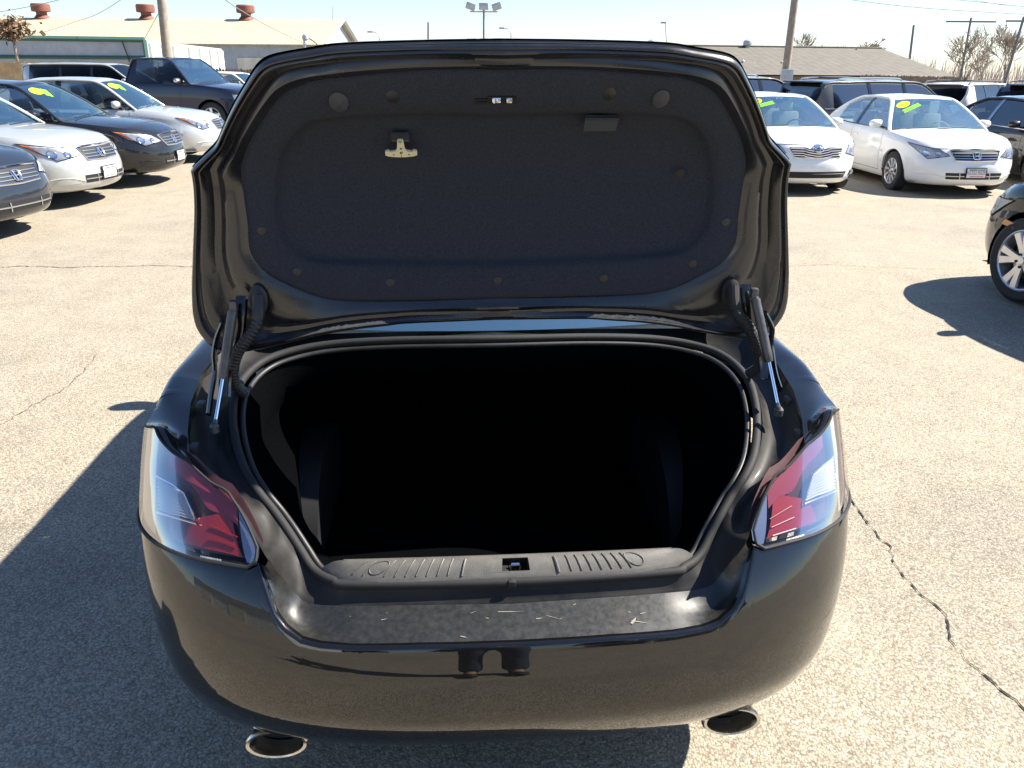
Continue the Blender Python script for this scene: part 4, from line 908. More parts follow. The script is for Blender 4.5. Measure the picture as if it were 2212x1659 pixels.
M['green_trim'] = mat('green_trim', (.05, .12, .10), .5); M['rust'] = mat('rust', (.17, .06, .04), .7, noise=.3, nscale=3); M['door_cream'] = ribbed('door_cream', (.62, .58, .46), .6, 2); M['galv'] = mat('galv', (.42, .43, .44), .45, .5, noise=.2, nscale=4)
YB = 88.0
zr_, ze = world((400, 35), YB+5)[2], world((600, 93), YB)[2]; xr_ = world((690, 60), YB)[0]; xl_ = -92; zg = ground_z(-40, YB)-.3; xg = xr_
bA = tag(empty('metal_warehouse', (-56, YB, zg)), 'long metal warehouse with cream ribbed roof and rusty ridge ventilators', 'building')
def at(mb, o=(-56, YB, zg)): return mb.map(lambda p: (p[0]-o[0], p[1]-o[1], p[2]-o[2]))
at(MB().box(((xl_+xg)/2, YB+10, (zg+ze)/2), (xg-xl_, 20, ze-zg)).add([(xg, YB, ze), (xg, YB+20, ze), (xg, YB+10, zr_-.05)], [(0, 1, 2)])).build('wall', M['wall_blue'], bA, 0)
at(MB().grid([[(x, YB-.5, ze-.12), (x, YB+10, zr_), (x, YB+20.5, ze-.12)] for x in np.linspace(xl_, xg+.5, 30)], flip=False).grid([[(x, YB-.5, ze-.22), (x, YB-.5, ze-.12)] for x in (xl_, xg+.5)])).build('roof', M['roof_cream'], bA, 0)
for q in ((0, 10), (20, 10)):
    at(MB().tube([(xg+.52, YB+q[0]-.3*(1 if q[0] == 0 else -1), ze-.2), (xg+.52, YB+q[1], zr_-.05)], .22, 4)).build('barge_board', M['galv'], bA, 0)
d0, d1 = world((512, 125), YB)[0], world((590, 125), YB)[0]; dz = world((550, 125), YB)[2]
at(MB().box(((d0+d1)/2, YB-.05, (zg+dz)/2), (d1-d0, .12, dz-zg))).build('roller_door', M['door_cream'], bA, 0)
for px in (88, 314, 530):
    x = world((px, 20), YB+10)[0]; v_ = empty('ridge_ventilator', (x+56, 10, zr_-zg), 0, bA)
    MB().lathe([(.9, -.5), (.9, -.1), (.55, .3), (.55, .65)], (0, 0, 0), 'Z', 20).build('throat', M['rust'], v_, 30)
    MB().lathe([(.8, .60), (.98, .65), (.98, 1.3), (.88, 1.42), (.02, 1.48)], (0, 0, 0), 'Z', 20).build('hood', M['rust'], v_, 30)
p0 = world((665, 110), YB); mst = tag(empty('service_mast', (p0[0], YB-1.2, zg)), 'galvanised electrical service mast beside the warehouse gable', 'mast')
zt = world((668, 74), YB-1.2)[2]; MB().tube([(0, 0, 0), (0, 0, zt-zg)], .12, 8).build('mast_pole', M['galv'], mst)
MB().lathe([(.1, 0), (.35, .15), (.3, .5), (.05, .6)], (.15, 0, zt-zg-.6), 'Z', 12).build('weather_head', M['galv'], mst); MB().rbox((-.1, -.1, zt-zg-4.5), (.5, .3, 1.2), .03).build('meter_box', M['galv'], mst)
MB().tube(cat([(.2, 0, zt-zg-.2), (1.3, 0, zt-zg-1.0), (1.5, 0, zt-zg-2.4), (.8, 0, zt-zg-3.8)], 16), .06, 5).build('cable_drop', M['dark'], mst)
# ---- lower shed with green trim and white bays
YS = 46.0; zs0 = ground_z(-25, YS)-.3; zs1 = world((313, 86), YS)[2]; cx = world((313, 100), YS)[0]
bS = tag(empty('green_trimmed_shed', (cx-8, YS, zs0)), 'low blue-grey shed with dark green trim behind the wooden fence', 'building')
o_ = (cx-8, YS, zs0); far = world((478, 101), 70.0)
at(MB().add([(cx-34, YS, zs0), (cx, YS, zs0), (cx, YS, zs1), (cx-34, YS, zs1+.25)], [(0, 1, 2, 3)]).add([(cx, YS, zs0), (far[0], 70, zs0), (far[0], 70, zs1), (cx, YS, zs1), (cx-34, 70, zs1+.2), (cx-34, YS, zs1+.25)], [(0, 1, 2, 3), (3, 2, 4, 5)]), o_).build('wall', M['wall_blue'], bS, 0)
at(MB().tube([(cx-34, YS-.06, zs1+.25), (cx+.05, YS-.06, zs1)], .13, 4), o_).build('green_fascia', M['green_trim'], bS, 0)
zb1 = world((200, 124), YS)[2]; at(MB().tube([(cx-34, YS-.06, zb1), (cx+.05, YS-.06, zb1)], .09, 4), o_).build('green_rail', M['green_trim'], bS, 0); at(MB().tube([(cx+.03, YS-.05, zs1), (cx+.03, YS-.05, zs0)], .12, 4), o_).build('green_corner', M['green_trim'], bS, 0)
at(MB().tube(cat([(cx-1.1, YS-.12, zs1-.1), (cx-.9, YS-.12, zs1-1.2), (cx-1.4, YS-.12, zs1-1.55), (cx-2.0, YS-.12, zs1-1.3)], 14), .03, 5), o_).build('hanging_cable', M['dark'], bS)
for k, (t0, t1, sh) in enumerate([(.03, .12, 0), (.14, .22, .02), (.26, .40, 0), (.45, .55, .02), (.60, .72, 0), (.76, .86, .02), (.90, .99, 0)]):
    a = np.array([cx, YS, 0])*(1-t0)+np.array([far[0], 70, 0])*t0; b = np.array([cx, YS, 0])*(1-t1)+np.array([far[0], 70, 0])*t1; n = np.array([.14, .02, 0])
    q = MB().add([a+n+[0, 0, zs0], b+n+[0, 0, zs0], b+n+[0, 0, zs1-.15], a+n+[0, 0, zs1-.15], a+[0, 0, zs0], b+[0, 0, zs0], b+[0, 0, zs1-.15], a+[0, 0, zs1-.15]], [(0, 1, 2, 3), (4, 0, 3, 7), (1, 5, 6, 2), (3, 2, 6, 7)])
    at(q, o_).build('white_bay', M['wall_white'], bS, 0)
# ---- fences
M['fence_tan'] = mat('fence_tan', (.42, .29, .15), .85, noise=.3, nscale=2.5); M['fence_brown'] = mat('fence_brown', (.19, .145, .11), .9, noise=.35, nscale=2.5)
def fence(name, label, a, b, h, mt, seed, skip=()):
    r = random.Random(seed); a, b = np.array(a, float), np.array(b, float); L = np.linalg.norm(b-a); d = (b-a)/L; n = np.array([-d[1], d[0]]); z0 = ground_z(*a)
    root = tag(empty(name, (a[0], a[1], z0)), label, 'fence'); pk = MB(); k = int(L/.145); ang_ = atan2(d[1], d[0]); R3 = Matrix.Rotation(ang_, 3, 'Z')
    for i in range(k):
        c = d*(i+.5)*.145; g_ = ground_z(a[0]+c[0], a[1]+c[1])-z0; hh = h+r.uniform(-.035, .035); w = .132
        v = [(-w/2, -.01), (w/2, -.01), (w/2, .012), (-w/2, .012)]; P = [R3 @ Vector((x, y+r.uniform(-.006, .006)*0, 0)) for x, y in v]
        lo_ = [(p.x+c[0], p.y+c[1], g_-.05) for p in P]; hi = [(p.x+c[0], p.y+c[1], g_+hh-.05) for p in P]; tp = [(p.x*.5+c[0], p.y*.5+c[1], g_+hh) for p in P]
        pk.add(lo_+hi+tp, [(0, 1, 5, 4), (2, 3, 7, 6), (1, 2, 6, 5), (3, 0, 4, 7), (4, 5, 9, 8), (6, 7, 11, 10), (8, 9, 10, 11)])
    tag(pk.build('pickets', mt, root, 0), kind='stuff')
    for z in (.4, h-.35): MB().tube([(n[0]*.04, n[1]*.04, z), ((b-a)[0]+n[0]*.04, (b-a)[1]+n[1]*.04, z+ground_z(*b)-z0)], .05, 4).build('rail', mt, root, 0)
    for i in range(0, k, 17): c = d*i*.145; g_ = ground_z(a[0]+c[0], a[1]+c[1])-z0; MB().box((c[0]+n[0]*.08, c[1]+n[1]*.08, g_+h/2-.1), (.09, .09, h+.1)).build('post', M['galv'] if name == 'picket_fence' and False else mt, root, 0)
    return root
YF = 36.0; fa_ = world((0, 131), YF); fz = fa_[2]-ground_z(fa_[0], YF)
fence('wooden_fence', 'sunlit tan wooden picket fence below the green-trimmed shed', (fa_[0]-8, YF), (world((300, 142), YF)[0], YF+1.5), min(2.4, fz), M['fence_tan'], 1)
fb_ = world((440, 150), 42); fence('wooden_fence', 'weathered brown wooden picket fence in front of the warehouse door', (world((300, 150), 42)[0], 42.0), (world((760, 150), 42)[0], 43), fb_[2]-ground_z(fb_[0], 42)+.05, M['fence_brown'], 2)
fc_ = world((1975, 164), 62); fence('wooden_fence', 'dark brown picket fence under the eave of the tan-roofed building', (world((1860, 164), 62)[0], 62.0), (world((2075, 166), 60)[0], 60), fc_[2]-ground_z(fc_[0], 62), M['fence_brown'], 3)
# ---- long low building with tan roof
M['roof_tan'] = ribbed('roof_tan', (.122, .108, .083), 1.1, 0, .75, .22, rel=.25); M['wall_tan'] = mat('wall_tan', (.25, .2, .15), .85, noise=.15)
YL = 66.0; ec = world((2056, 161), YL); re_ = world((1905, 105), YL+14); x0 = world((1100, 150), YL)[0]; ze2 = ec[2]; zr2 = re_[2]; zg2 = ground_z(30, YL)-.6
bL = tag(empty('long_low_building', (x0+20, YL, zg2)), 'long low building with tan ribbed roof dotted with round ventilators', 'building'); o2 = (x0+20, YL, zg2)
zrl = world((1180, 95), YL+14)[2]; zel = world((1180, 155), YL)[2]
at(MB().grid([[(x0+(ec[0]-x0)*t, YL-.6, zel+(ze2-zel)*t-.1), (x0+(re_[0]-x0)*t, YL+14, zrl+(zr2-zrl)*t)] for t in np.linspace(0, 1, 24)], flip=False).add([(ec[0], YL-.6, ze2-.1), (ec[0]+.5, YL+28, ze2-.1), (re_[0], YL+14, zr2)], [(0, 1, 2)]).add([(x0, YL+14, zrl), (re_[0], YL+14, zr2), (ec[0]+.5, YL+28, ze2), (x0, YL+28, zel)], [(0, 1, 2, 3)]), o2).build('roof', M['roof_tan'], bL, 0)
at(MB().box(((x0+ec[0])/2-.3, YL+13, (zg2+ze2)/2-.1), (ec[0]-x0-1.2, 25, ze2-zg2-.2)), o2).build('wall', M['wall_tan'], bL, 0)
at(MB().tube([(x0, YL+14, zrl+.02), (re_[0], YL+14, zr2+.02)], .12, 6), o2).build('ridge_cap', M['roof_tan'], bL)
for px in (1203, 1305, 1408, 1615):
    q = world((px, 92), YL+13.6); e = empty('roof_ventilator', (q[0]-o2[0], 13.6, q[2]-o2[2]-.35), 0, bL); MB().lathe([(.22, -.4), (.2, .05)], (0, 0, 0), 'Z', 12).build('stem', M['galv'], e)
    MB().lathe([(.2, .02), (.36, .1), (.42, .3), (.36, .5), (.15, .62), (.01, .63)], (0, 0, 0), 'Z', 14).build('turbine_head', M['galv'], e)
for px, h in (((1605, 132), .9), ((1629, 138), .7), ((1690, 135), .8), ((1850, 108), .5)):
    q = world(px, YL+5 if px[0] < 1800 else YL+13); e = empty('vent_pipe', (q[0]-o2[0], q[1]-o2[1], q[2]-o2[2]-h), 0, bL); MB().tube([(0, 0, -.4), (0, 0, h)], .10, 8).lathe([(.11, h-.05), (.17, h), (.02, h+.12)], (0, 0, 0), 'Z', 10).build('pipe', M['galv'] if px[0] < 1800 else M['dark'], e)
# ---- poles
M['wood_pole'] = mat('wood_pole', (.27, .225, .18), .9, noise=.25, nscale=6); M['dark_pole'] = mat('dark_pole', (.16, .16, .165), .8, noise=.2)
def pole(name, label, base_px, top_px, y, r0, r1, mt, cat_='pole', parts=None, top_over=None):
    b = world(base_px, y); t = world(top_px, y); zg_ = ground_z(b[0], y)-.3; sl_ = (t[0]-b[0])/(t[2]-b[2]); zt_p = top_over or t[2]
    x = b[0]+sl_*(zg_-b[2]); root = tag(empty(name, (x, y, zg_)), label, cat_); h = zt_p-zg_
    MB().tube([(sl_*h*q, 0, h*q) for q in np.linspace(0, 1, 8)], [r0+(r1-r0)*q for q in np.linspace(0, 1, 8)], 14).build('shaft', mt, root)
    if parts: parts(root, h, sl_*h)
    return root, np.array([x+sl_*h, y, zt_p])
pole('utility_pole', 'thick weathered wooden utility pole rising behind the navy pickup', (362, 125), (349, 0), 29.5, .165, .12, M['wood_pole'], top_over=9.5)
def box_at(root, h, dx): MB().rbox((.0, -.22, 2.1), (.45, .2, .55), .02).build('meter_box', M['galv'], root)
pole('utility_pole', 'wooden utility pole standing in front of the tan roof', (1698, 150), (1717, 0), 34.0, .16, .12, M['wood_pole'], parts=box_at, top_over=10)
def floods(root, h, dx):
    MB().tube([(dx-.9, 0, h-.25), (dx+.9, 0, h-.25)], .05, 6).build('cross_bar', M['galv'], root)
    for q, a in ((-.85, .3), (0, 0), (.85, -.3)): MB().rbox((dx+q, -.15, h+.05), (.62, .3, .42), .06, Matrix.Rotation(a, 3, 'Y')).build('floodlight', M['galv'], root)
pole('floodlight_pole', 'slim pole carrying three square floodlights behind the raised boot lid', (1045, 95), (1045, 16), 58, .08, .06, M['dark_pole'], 'light pole', floods)
def gooseneck(side):
    def g_(root, h, dx): MB().tube(cat([(dx, 0, h), (dx+side*.25, 0, h+.45), (dx+side*.8, 0, h+.65)], 10), .05, 6).build('lamp_arm', M['galv'], root); MB().rbox((dx+side*1.0, 0, h+.6), (.6, .25, .18), .06).build('lamp_head', M['galv'], root)
    return g_
pole('street_lamp', 'thin street lamp with short curved arm near the warehouse gable', (820, 100), (820, 82), 95, .08, .06, M['galv'], 'street lamp', gooseneck(-1)); pole('street_lamp', 'thin street lamp with short curved arm beside the floodlight pole', (1104, 95), (1104, 74), 95, .09, .06, M['galv'], 'street lamp', gooseneck(-1)); pole('street_lamp', 'thin street lamp with tilted head above the tan roof ridge', (1440, 98), (1438, 62), 95, .07, .05, M['galv'], 'street lamp', gooseneck(-.3))
def tbar(w): return lambda root, h, dx: MB().box((dx, -.1, h-.35), (w, .12, .14)).build('cross_arm', M['dark_pole'], root)
pole('utility_pole', 'short dark utility pole left of the floodlight pole', (925, 98), (925, 48), 100, .14, .1, M['dark_pole']); pole('utility_pole', 'short dark utility pole behind the tan roof ridge', (1968, 103), (1974, 54), 100, .16, .12, M['dark_pole'])
pole('utility_pole', 'dark utility pole with cross arm rising through the bare tree', (2076, 160), (2098, 38), 82, .13, .09, M['dark_pole'], parts=tbar(4.6)); pole('utility_pole', 'slanting dark utility pole beside the dark sport utility vehicle', (2176, 160), (2212, 36), 75, .13, .10, M['dark_pole'], parts=tbar(3))
pole('antenna_mast', 'thin aerial mast beyond the warehouse roof', (719, 40), (719, 14), 110, .05, .03, M['dark_pole'], 'antenna')
def wire(label, pts, r=.014):
    P = [world(p, y) for p, y in pts]; Q = cat(P, 30); b = MB().tube([q-P[0] for q in Q], r, 5); o = b.build('overhead_wire', M['dark_pole']); o.location = P[0]; return tag(o, label, 'wire')
wire('thin overhead wire crossing the sky above the first ventilator', [((-40, 32), 40), ((60, 15), 40), ((150, -6), 40), ((240, -30), 40)])
wire('sagging overhead wire dipping across the cream warehouse roof', [((30, 75), 60), ((90, 70), 55), ((160, 48), 50), ((215, 28), 45), ((290, -20), 40)])
wire('guy wire from the thick wooden pole to the shed corner', [((349, 22), 30), ((342, 30), 32), ((328, 55), 38), ((312, 84), 45)])
wire('dark service wire drooping to the warehouse mast', [((440, -35), 45), ((490, 2), 50), ((530, 28), 60), ((590, 62), 72), ((664, 97), 86)], .03)
wire('upper overhead wire crossing the sky right of the wooden pole', [((1700, -25), 60), ((1800, -6), 60), ((1980, 16), 60), ((2240, 33), 60)], .02)
wire('second overhead wire converging beside the upper wire', [((1900, -15), 60), ((2070, 0), 60), ((2240, 17), 60)], .02); wire('lowest overhead wire near the slanting pole', [((2080, -4), 62), ((2240, 24), 62)], .014)
# ---- bare winter trees
M['bark'] = mat('bark', (.20, .165, .13), .95, noise=.3, nscale=4); M['twig'] = mat('twig', (.30, .255, .21), .95)
def bare_tree(name, label, x, y, h, seed, spread=.5, depth=5, lean=0):
    r = random.Random(seed); zg_ = ground_z(x, y)-.2; root = tag(empty(name, (x, y, zg_)), label, 'tree'); big, tw = MB(), MB()
    def grow(p, d, L, rad_, lvl):
        n = 4; P = [p]; q = d.copy()
        for i in range(n): q = (q+Vector((r.gauss(0, .09), r.gauss(0, .09), .05 if lvl < 3 else .02))).normalized(); P.append(P[-1]+q*L/n)
        rs = [max(.022 if y < 100 else .04, rad_*(1-.5*i/n)) for i in range(n+1)]
        (big if lvl < 2 else tw).tube(P, rs, 6 if lvl < 2 else 3, caps=False)
        if lvl >= depth: return
        k = r.choice([3, 3, 4]) if lvl > 0 else 4
        for i in range(k):
            a = r.uniform(0, 2*pi); sp = r.uniform(.35, .75)*spread/.5*(1.0 if lvl else .8); side = Vector((cos(a), sin(a)*.8, r.uniform(-.05, .3)))
            grow(P[r.choice([2, 3, 4, 4])] if lvl else P[r.choice([2, 3, 4])], (q*1.0+side*sp).normalized(), L*r.uniform(.62, .82), rs[-1]*r.uniform(.6, .85), lvl+1)
    grow(Vector((0, 0, 0)), Vector((lean, 0, 1)).normalized(), h*.37, h*.020, 0)
    big.build('trunk', M['bark'], root, 60); tag(tw.build('crown', M['twig'], root, 0), kind='stuff'); return root
def tree_px(label, base, top, y, seed, **k):
    b = world(base, y); t = world(top, y); bare_tree('bare_tree', label, b[0], y, t[2]-ground_z(b[0], y), seed, **k)
tree_px('large bare spreading tree beyond the tan-roofed building', (2085, 170), (2085, 56), 72, 4, spread=.62, depth=5)
tree_px('bare tree behind the slanting dark utility pole', (2172, 170), (2172, 52), 76, 9, spread=.5, depth=5)
tree_px('low bare tree between two utility poles beside the fence', (2130, 170), (2128, 95), 66, 12, spread=.7, depth=4)
for i, (px, tp) in enumerate((((1722, 100), 66), ((1760, 100), 78), ((1790, 102), 86))): tree_px(['bare tree behind the tan roof right of the wooden pole', 'smaller bare tree showing over the tan roof', 'smallest bare treetop peeping over the tan roof'][i], px, (px[0], tp), 130, 20+i, spread=.5, depth=4)
tree_px('wide bare thicket crown just above the tan roof ridge', (1860, 108), (1860, 88), 130, 31, spread=.9, depth=5)
br = MB(); rb = random.Random(5)                                   # leafless brush along the far boundary
for i in range(1500):
    x = rb.uniform(40, 110); y = rb.uniform(86, 100); z = ground_z(x, y); h = rb.uniform(1.5, 4.2); dx = rb.gauss(0, .5)
    br.tube([(x, y, z), (x+dx*.4, y, z+h*.6), (x+dx, y+rb.gauss(0, .3), z+h)], [.05, .035, .015], 3, caps=False)
tag(br.build('brush_line', M['twig'], None, 0), 'leafless grey-brown brush massed along the far boundary', 'brush', kind='stuff')
# shrub on the left
M['dry_leaf'] = mat('dry_leaf', (.16, .10, .055), .9, noise=.4, nscale=3); bt = world((22, 62), 40); tr = tag(empty('dry_leaved_tree', (bt[0], 40, ground_z(bt[0], 40))), 'small tree holding dry brown leaves above the green-trimmed shed', 'tree')
MB().tube([(0, 0, 0), (.05, 0, bt[2]-.4)], [.09, .05], 8).build('trunk', M['bark'], tr); lf = MB()
for i in range(900):
    a, u = rb.uniform(0, 2*pi), rb.gauss(0, 1); rr = abs(rb.gauss(0, .36)); c = np.array((rr*cos(a)*1.35, rr*sin(a), bt[2]-ground_z(bt[0], 40)+rb.gauss(0, .22))); s_ = rb.uniform(.03, .07); v1 = np.array((rb.gauss(0, 1), rb.gauss(0, 1), rb.gauss(0, 1)))*s_; v2 = np.array((rb.gauss(0, 1), rb.gauss(0, 1), rb.gauss(0, 1)))*s_
    lf.add([c-v1, c+v2, c+v1, c-v2], [(0, 1, 2, 3)])
tag(lf.build('crown', M['dry_leaf'], tr, 0), kind='stuff')
# ================================================================== the vehicles on the lot
P_silver = paint('silver_paint', (.50, .51, .50), .45, .38); P_silver2 = paint('pale_silver_paint', (.56, .58, .59), .45, .36); P_white = paint('white_paint', (.78, .78, .76)); P_black = paint('black_car_paint', (.010, .010, .012)); P_grey = paint('grey_paint', (.020, .024, .032), .2)
P_van = paint('van_grey_paint', (.075, .073, .072), .3, .4); P_navy = paint('navy_paint', (.016, .019, .042), .2); P_dsuv = paint('dark_paint', (.02, .022, .03), .2)
def copy_car(src, name, label, loc, yaw, swap, skip=()):
    r = src.copy(); COL.objects.link(r); r.name = name; x, y = loc; r.location = (x, y, ground_z(x, y)); r.rotation_euler = (0, 0, yaw)
    for k in list(r.keys()): del r[k]
    tag(r, label, 'car')
    def cp(o, par):
        if o.name.split('.')[0] in skip: return
        c = o.copy(); COL.objects.link(c); c.parent = par
        if c.type == 'MESH' and c.data.materials and c.data.materials[0] in swap:
            c.material_slots[0].link = 'OBJECT'; c.material_slots[0].material = swap[c.data.materials[0]]
        for ch in o.children: cp(ch, c)
    for ch in src.children: cp(ch, r)
    return r
SA = dict(SEDAN)
def nose(px, yaw, L=4.93, z=.662):                         # car centre from where its badge shows
    g_ = 0
    for i in range(6): p = at_z(px, z+g_); c = (p[0]+sin(yaw)*L/2, p[1]-cos(yaw)*L/2); g_ = ground_z(*c)
    return c
black1 = accord('black_sedan', 'black sedan with yellow and green windshield stickers between two silver sedans', P_black, nose((383, 298), rad(-88)), rad(-88), style='11')
lab = {'s': 'silver sedan with amber-cornered headlights and no windshield sticker beside the black sedan', 't': 'silver sedan with windshield stickers parked before the navy pickup'}
sv1 = copy_car(black1, 'silver_sedan', lab['s'], nose((227, 327), rad(-95)), rad(-95), {P_black: P_silver}); sv2 = copy_car(black1, 'silver_sedan', lab['t'], (-8.2, 16.55), rad(-85), {P_black: P_silver2})
gs = copy_car(black1, 'grey_sedan', 'dark grey sedan whose chrome grille nose pokes past the silver sedan', nose((46.5, 378), rad(-98)), rad(-98), {P_black: P_grey}, ('license_plate',))
wh = copy_car(black1, 'white_sedan', 'white sedan with square chrome grille and auto now dealer plate', nose((2115, 338), rad(181.5)), rad(181.5), {P_black: P_white, M['seat']: M['seat_light'], M['amber']: M['lamp_grey']})
bk = copy_car(black1, 'black_sedan', 'black sedan with tinted side windows beside the white grille-fronted sedan', (10.1, 16.3), rad(182), {P_black: P_black, M['glass_clear']: M['glass_dark'], M['black_gloss']: M['silver_trim']}, ('license_plate',))
# windshield stickers need the glass surface
_d = empty('tmp'); n0 = set(bpy.data.objects)
wpt, _ = make_cabin(SEDAN, _d, P_black, M['glass_wind'], M['glass_clear'])
for o in list(set(bpy.data.objects)-n0): bpy.data.objects.remove(o)
bpy.data.objects.remove(_d)
sticker(wh, wpt, .72, .79, .42, (.13, -.085, .12, .16, .034, .06), '2010', 'WARRANTY')
for r_ in (black1, sv2): sticker(r_, wpt, .66, .80, .0, (.15, -.05, -.45, .05, .075, .05), None, '')
MB().rbox(wpt(-.25, .80)+np.array((0, -.12, -.06)), (.16, .02, .2), .01).build('mirror_tag', M['plate_white'], wh)
# ---- white sedan with winged chrome grille
S2 = dict(SEDAN, L=4.81, W=1.82, H=1.49, fo=.97, wb=2.776, nf=2.7, belt=[(-2.4, 1.0), (-1.6, 1.02), (-.4, .99), (.9, .965), (1.5, .92), (1.95, .865), (2.25, .815), (2.4, .78)], cowl=1.12, wtop=.36)
cm = tag(empty('white_sedan', (4.62, 15.5, ground_z(4.62, 15.5)), rad(184.5)), 'white sedan with winged chrome grille bars and fog lamp behind the raised boot lid', 'car')
make_body(S2, P_white, cm); add_wheels(S2, cm, 'ten'); wpt2, _ = make_cabin(S2, cm, P_white, M['glass_wind'], M['glass_clear'], M['black_gloss'], M['seat_light']); shut_lines(S2, cm, [-1.1, -.3, .98], True, P_white)
f = ring_fn(S2); gr = patch(f, [(-.36, .605), (.36, .605), (.43, .735), (-.43, .735)], .004, 16, 6).build('grille', M['dark'], cm)
for k in range(4):
    z = .615+.034*k; pts = [(a, z+(.012 if abs(a) > .2 else 0)-.028*math.exp(-(a/.14)**2)+.012*abs(a)) for a in np.linspace(-.38-.012*k, .38+.012*k, 25)]
    MB().tube([f(a, b, .012) for a, b in pts], .010, 6, sq=(1, .9)).build('grille_bar', M['chrome'], gr)
MB().tube([f(a, b, .008) for a, b in ((-.37, .60), (0, .585), (.37, .60), (.44, .745), (.2, .75), (.1, .72), (0, .715), (-.1, .72), (-.2, .75), (-.44, .745))], .007, 6, True).build('grille_frame', M['chrome'], gr)
t_badge(f, .735, gr, 1.15)
for s in (1, -1):
    headlamp(f, cm, s, [(.50, .665), (.80, .60), (1.18, .82), (.60, .785)], None, [(.66, .69, .05), (.83, .70, .06)], M['plate_white'])
    h = patch(f, [(.66, .30), (.86, .33), (.88, .42), (.68, .39)], .004, 6, 5, sgn=s).build('fog_lamp', M['dark'], cm); MB().lathe([(.04, 0), (.035, .012), (.01, .014)], f(.77*s, .36, .006), 'Y', 14).build('fog_lens', M['lamp_grey'], h)
    patch(f, [(.5, .68), (1.0, .68), (1.05, .88), (.55, .84)], .004, 10, 5, True, s).build('tail_light', M['lamp_red'], cm)
it = patch(f, [(-.50, .285), (.50, .285), (.55, .385), (-.55, .385)], .004, 14, 4).build('lower_intake', M['dark'], cm)
for z in (.31, .33, .35): MB().tube([f(a, z, .008) for a in np.linspace(-.5, .5, 14)], .006, 5).build('intake_bar', M['plastic'], it)
MB().tube([f(a, .79, .001) for a in np.linspace(-.6, .6, 20)], .003, 5).build('bonnet_gap', M['dark'], cm)
sticker(cm, wpt2, .74, .80, .25, (.15, -.075, .05, .16, .034, .06), '2011', 'WARRANTY')
# ---- pickup
SPK = dict(SEDAN, L=5.7, W=2.0, H=1.90, wb=3.1, fo=.98, r=.40, ra=.47, z0=.36, nf=3.8, nr=6, belt=[(-2.85, 1.24), (-.9, 1.24), (.0, 1.25), (1.2, 1.24), (2.0, 1.18), (2.6, 1.10), (2.85, 1.05)],
    lev=[(0, .93, .10, .06), (.06, .97, .04, .02), (.2, 1, 0, 0), (.6, 1, 0, 0), (.85, .985, .02, .01), (.95, .97, .05, .02), (1, .95, .10, .03)], crown=.05, cowl=1.30, wtop=.62, rtop=-.52, deck=-.72, bpil=[], cpil=-.40, xr=.72, tumble=.05, bow=.12, seatz=.85, railz=-.05)
tk = tag(empty('pickup_truck', (-9.7, 24.2, ground_z(-9.7, 24.2)), rad(-104)), 'navy blue regular cab pickup truck with dark windows behind the silver sedan', 'pickup')
make_body(SPK, P_navy, tk); add_wheels(SPK, tk, 'five'); SPK['mir'] = M['silver_trim']; make_cabin(SPK, tk, P_navy, M['glass_wind'], M['glass_dark'], None, None); shut_lines(SPK, tk, [-.45, 1.0], True, M['chrome'], .55)
f = ring_fn(SPK); gr = patch(f, [(-.55, .75), (.55, .75), (.55, 1.0), (-.55, 1.0)], .004).build('grille', M['dark'], tk); slab(f, [(-.56, .86), (.56, .86), (.56, .90), (-.56, .90)], .004, .02).build('grille_bar', M['chrome'], gr)
for s in (1, -1): headlamp(f, tk, s, [(.60, .75), (.98, .78), (1.02, 1.0), (.60, 1.0)], None, [(.78, .88, .07)])
slab(f, [(-.9, .48), (.9, .48), (.9, .64), (-.9, .64)], .0, .05, 14).build('front_bumper', M['chrome'], tk)
MB().grid([[(x*.93, y, 1.275) for x in (-1, 0, 1)] for y in np.linspace(-2.75, -.78, 5)]).build('tonneau_cover', M['plastic'], tk)
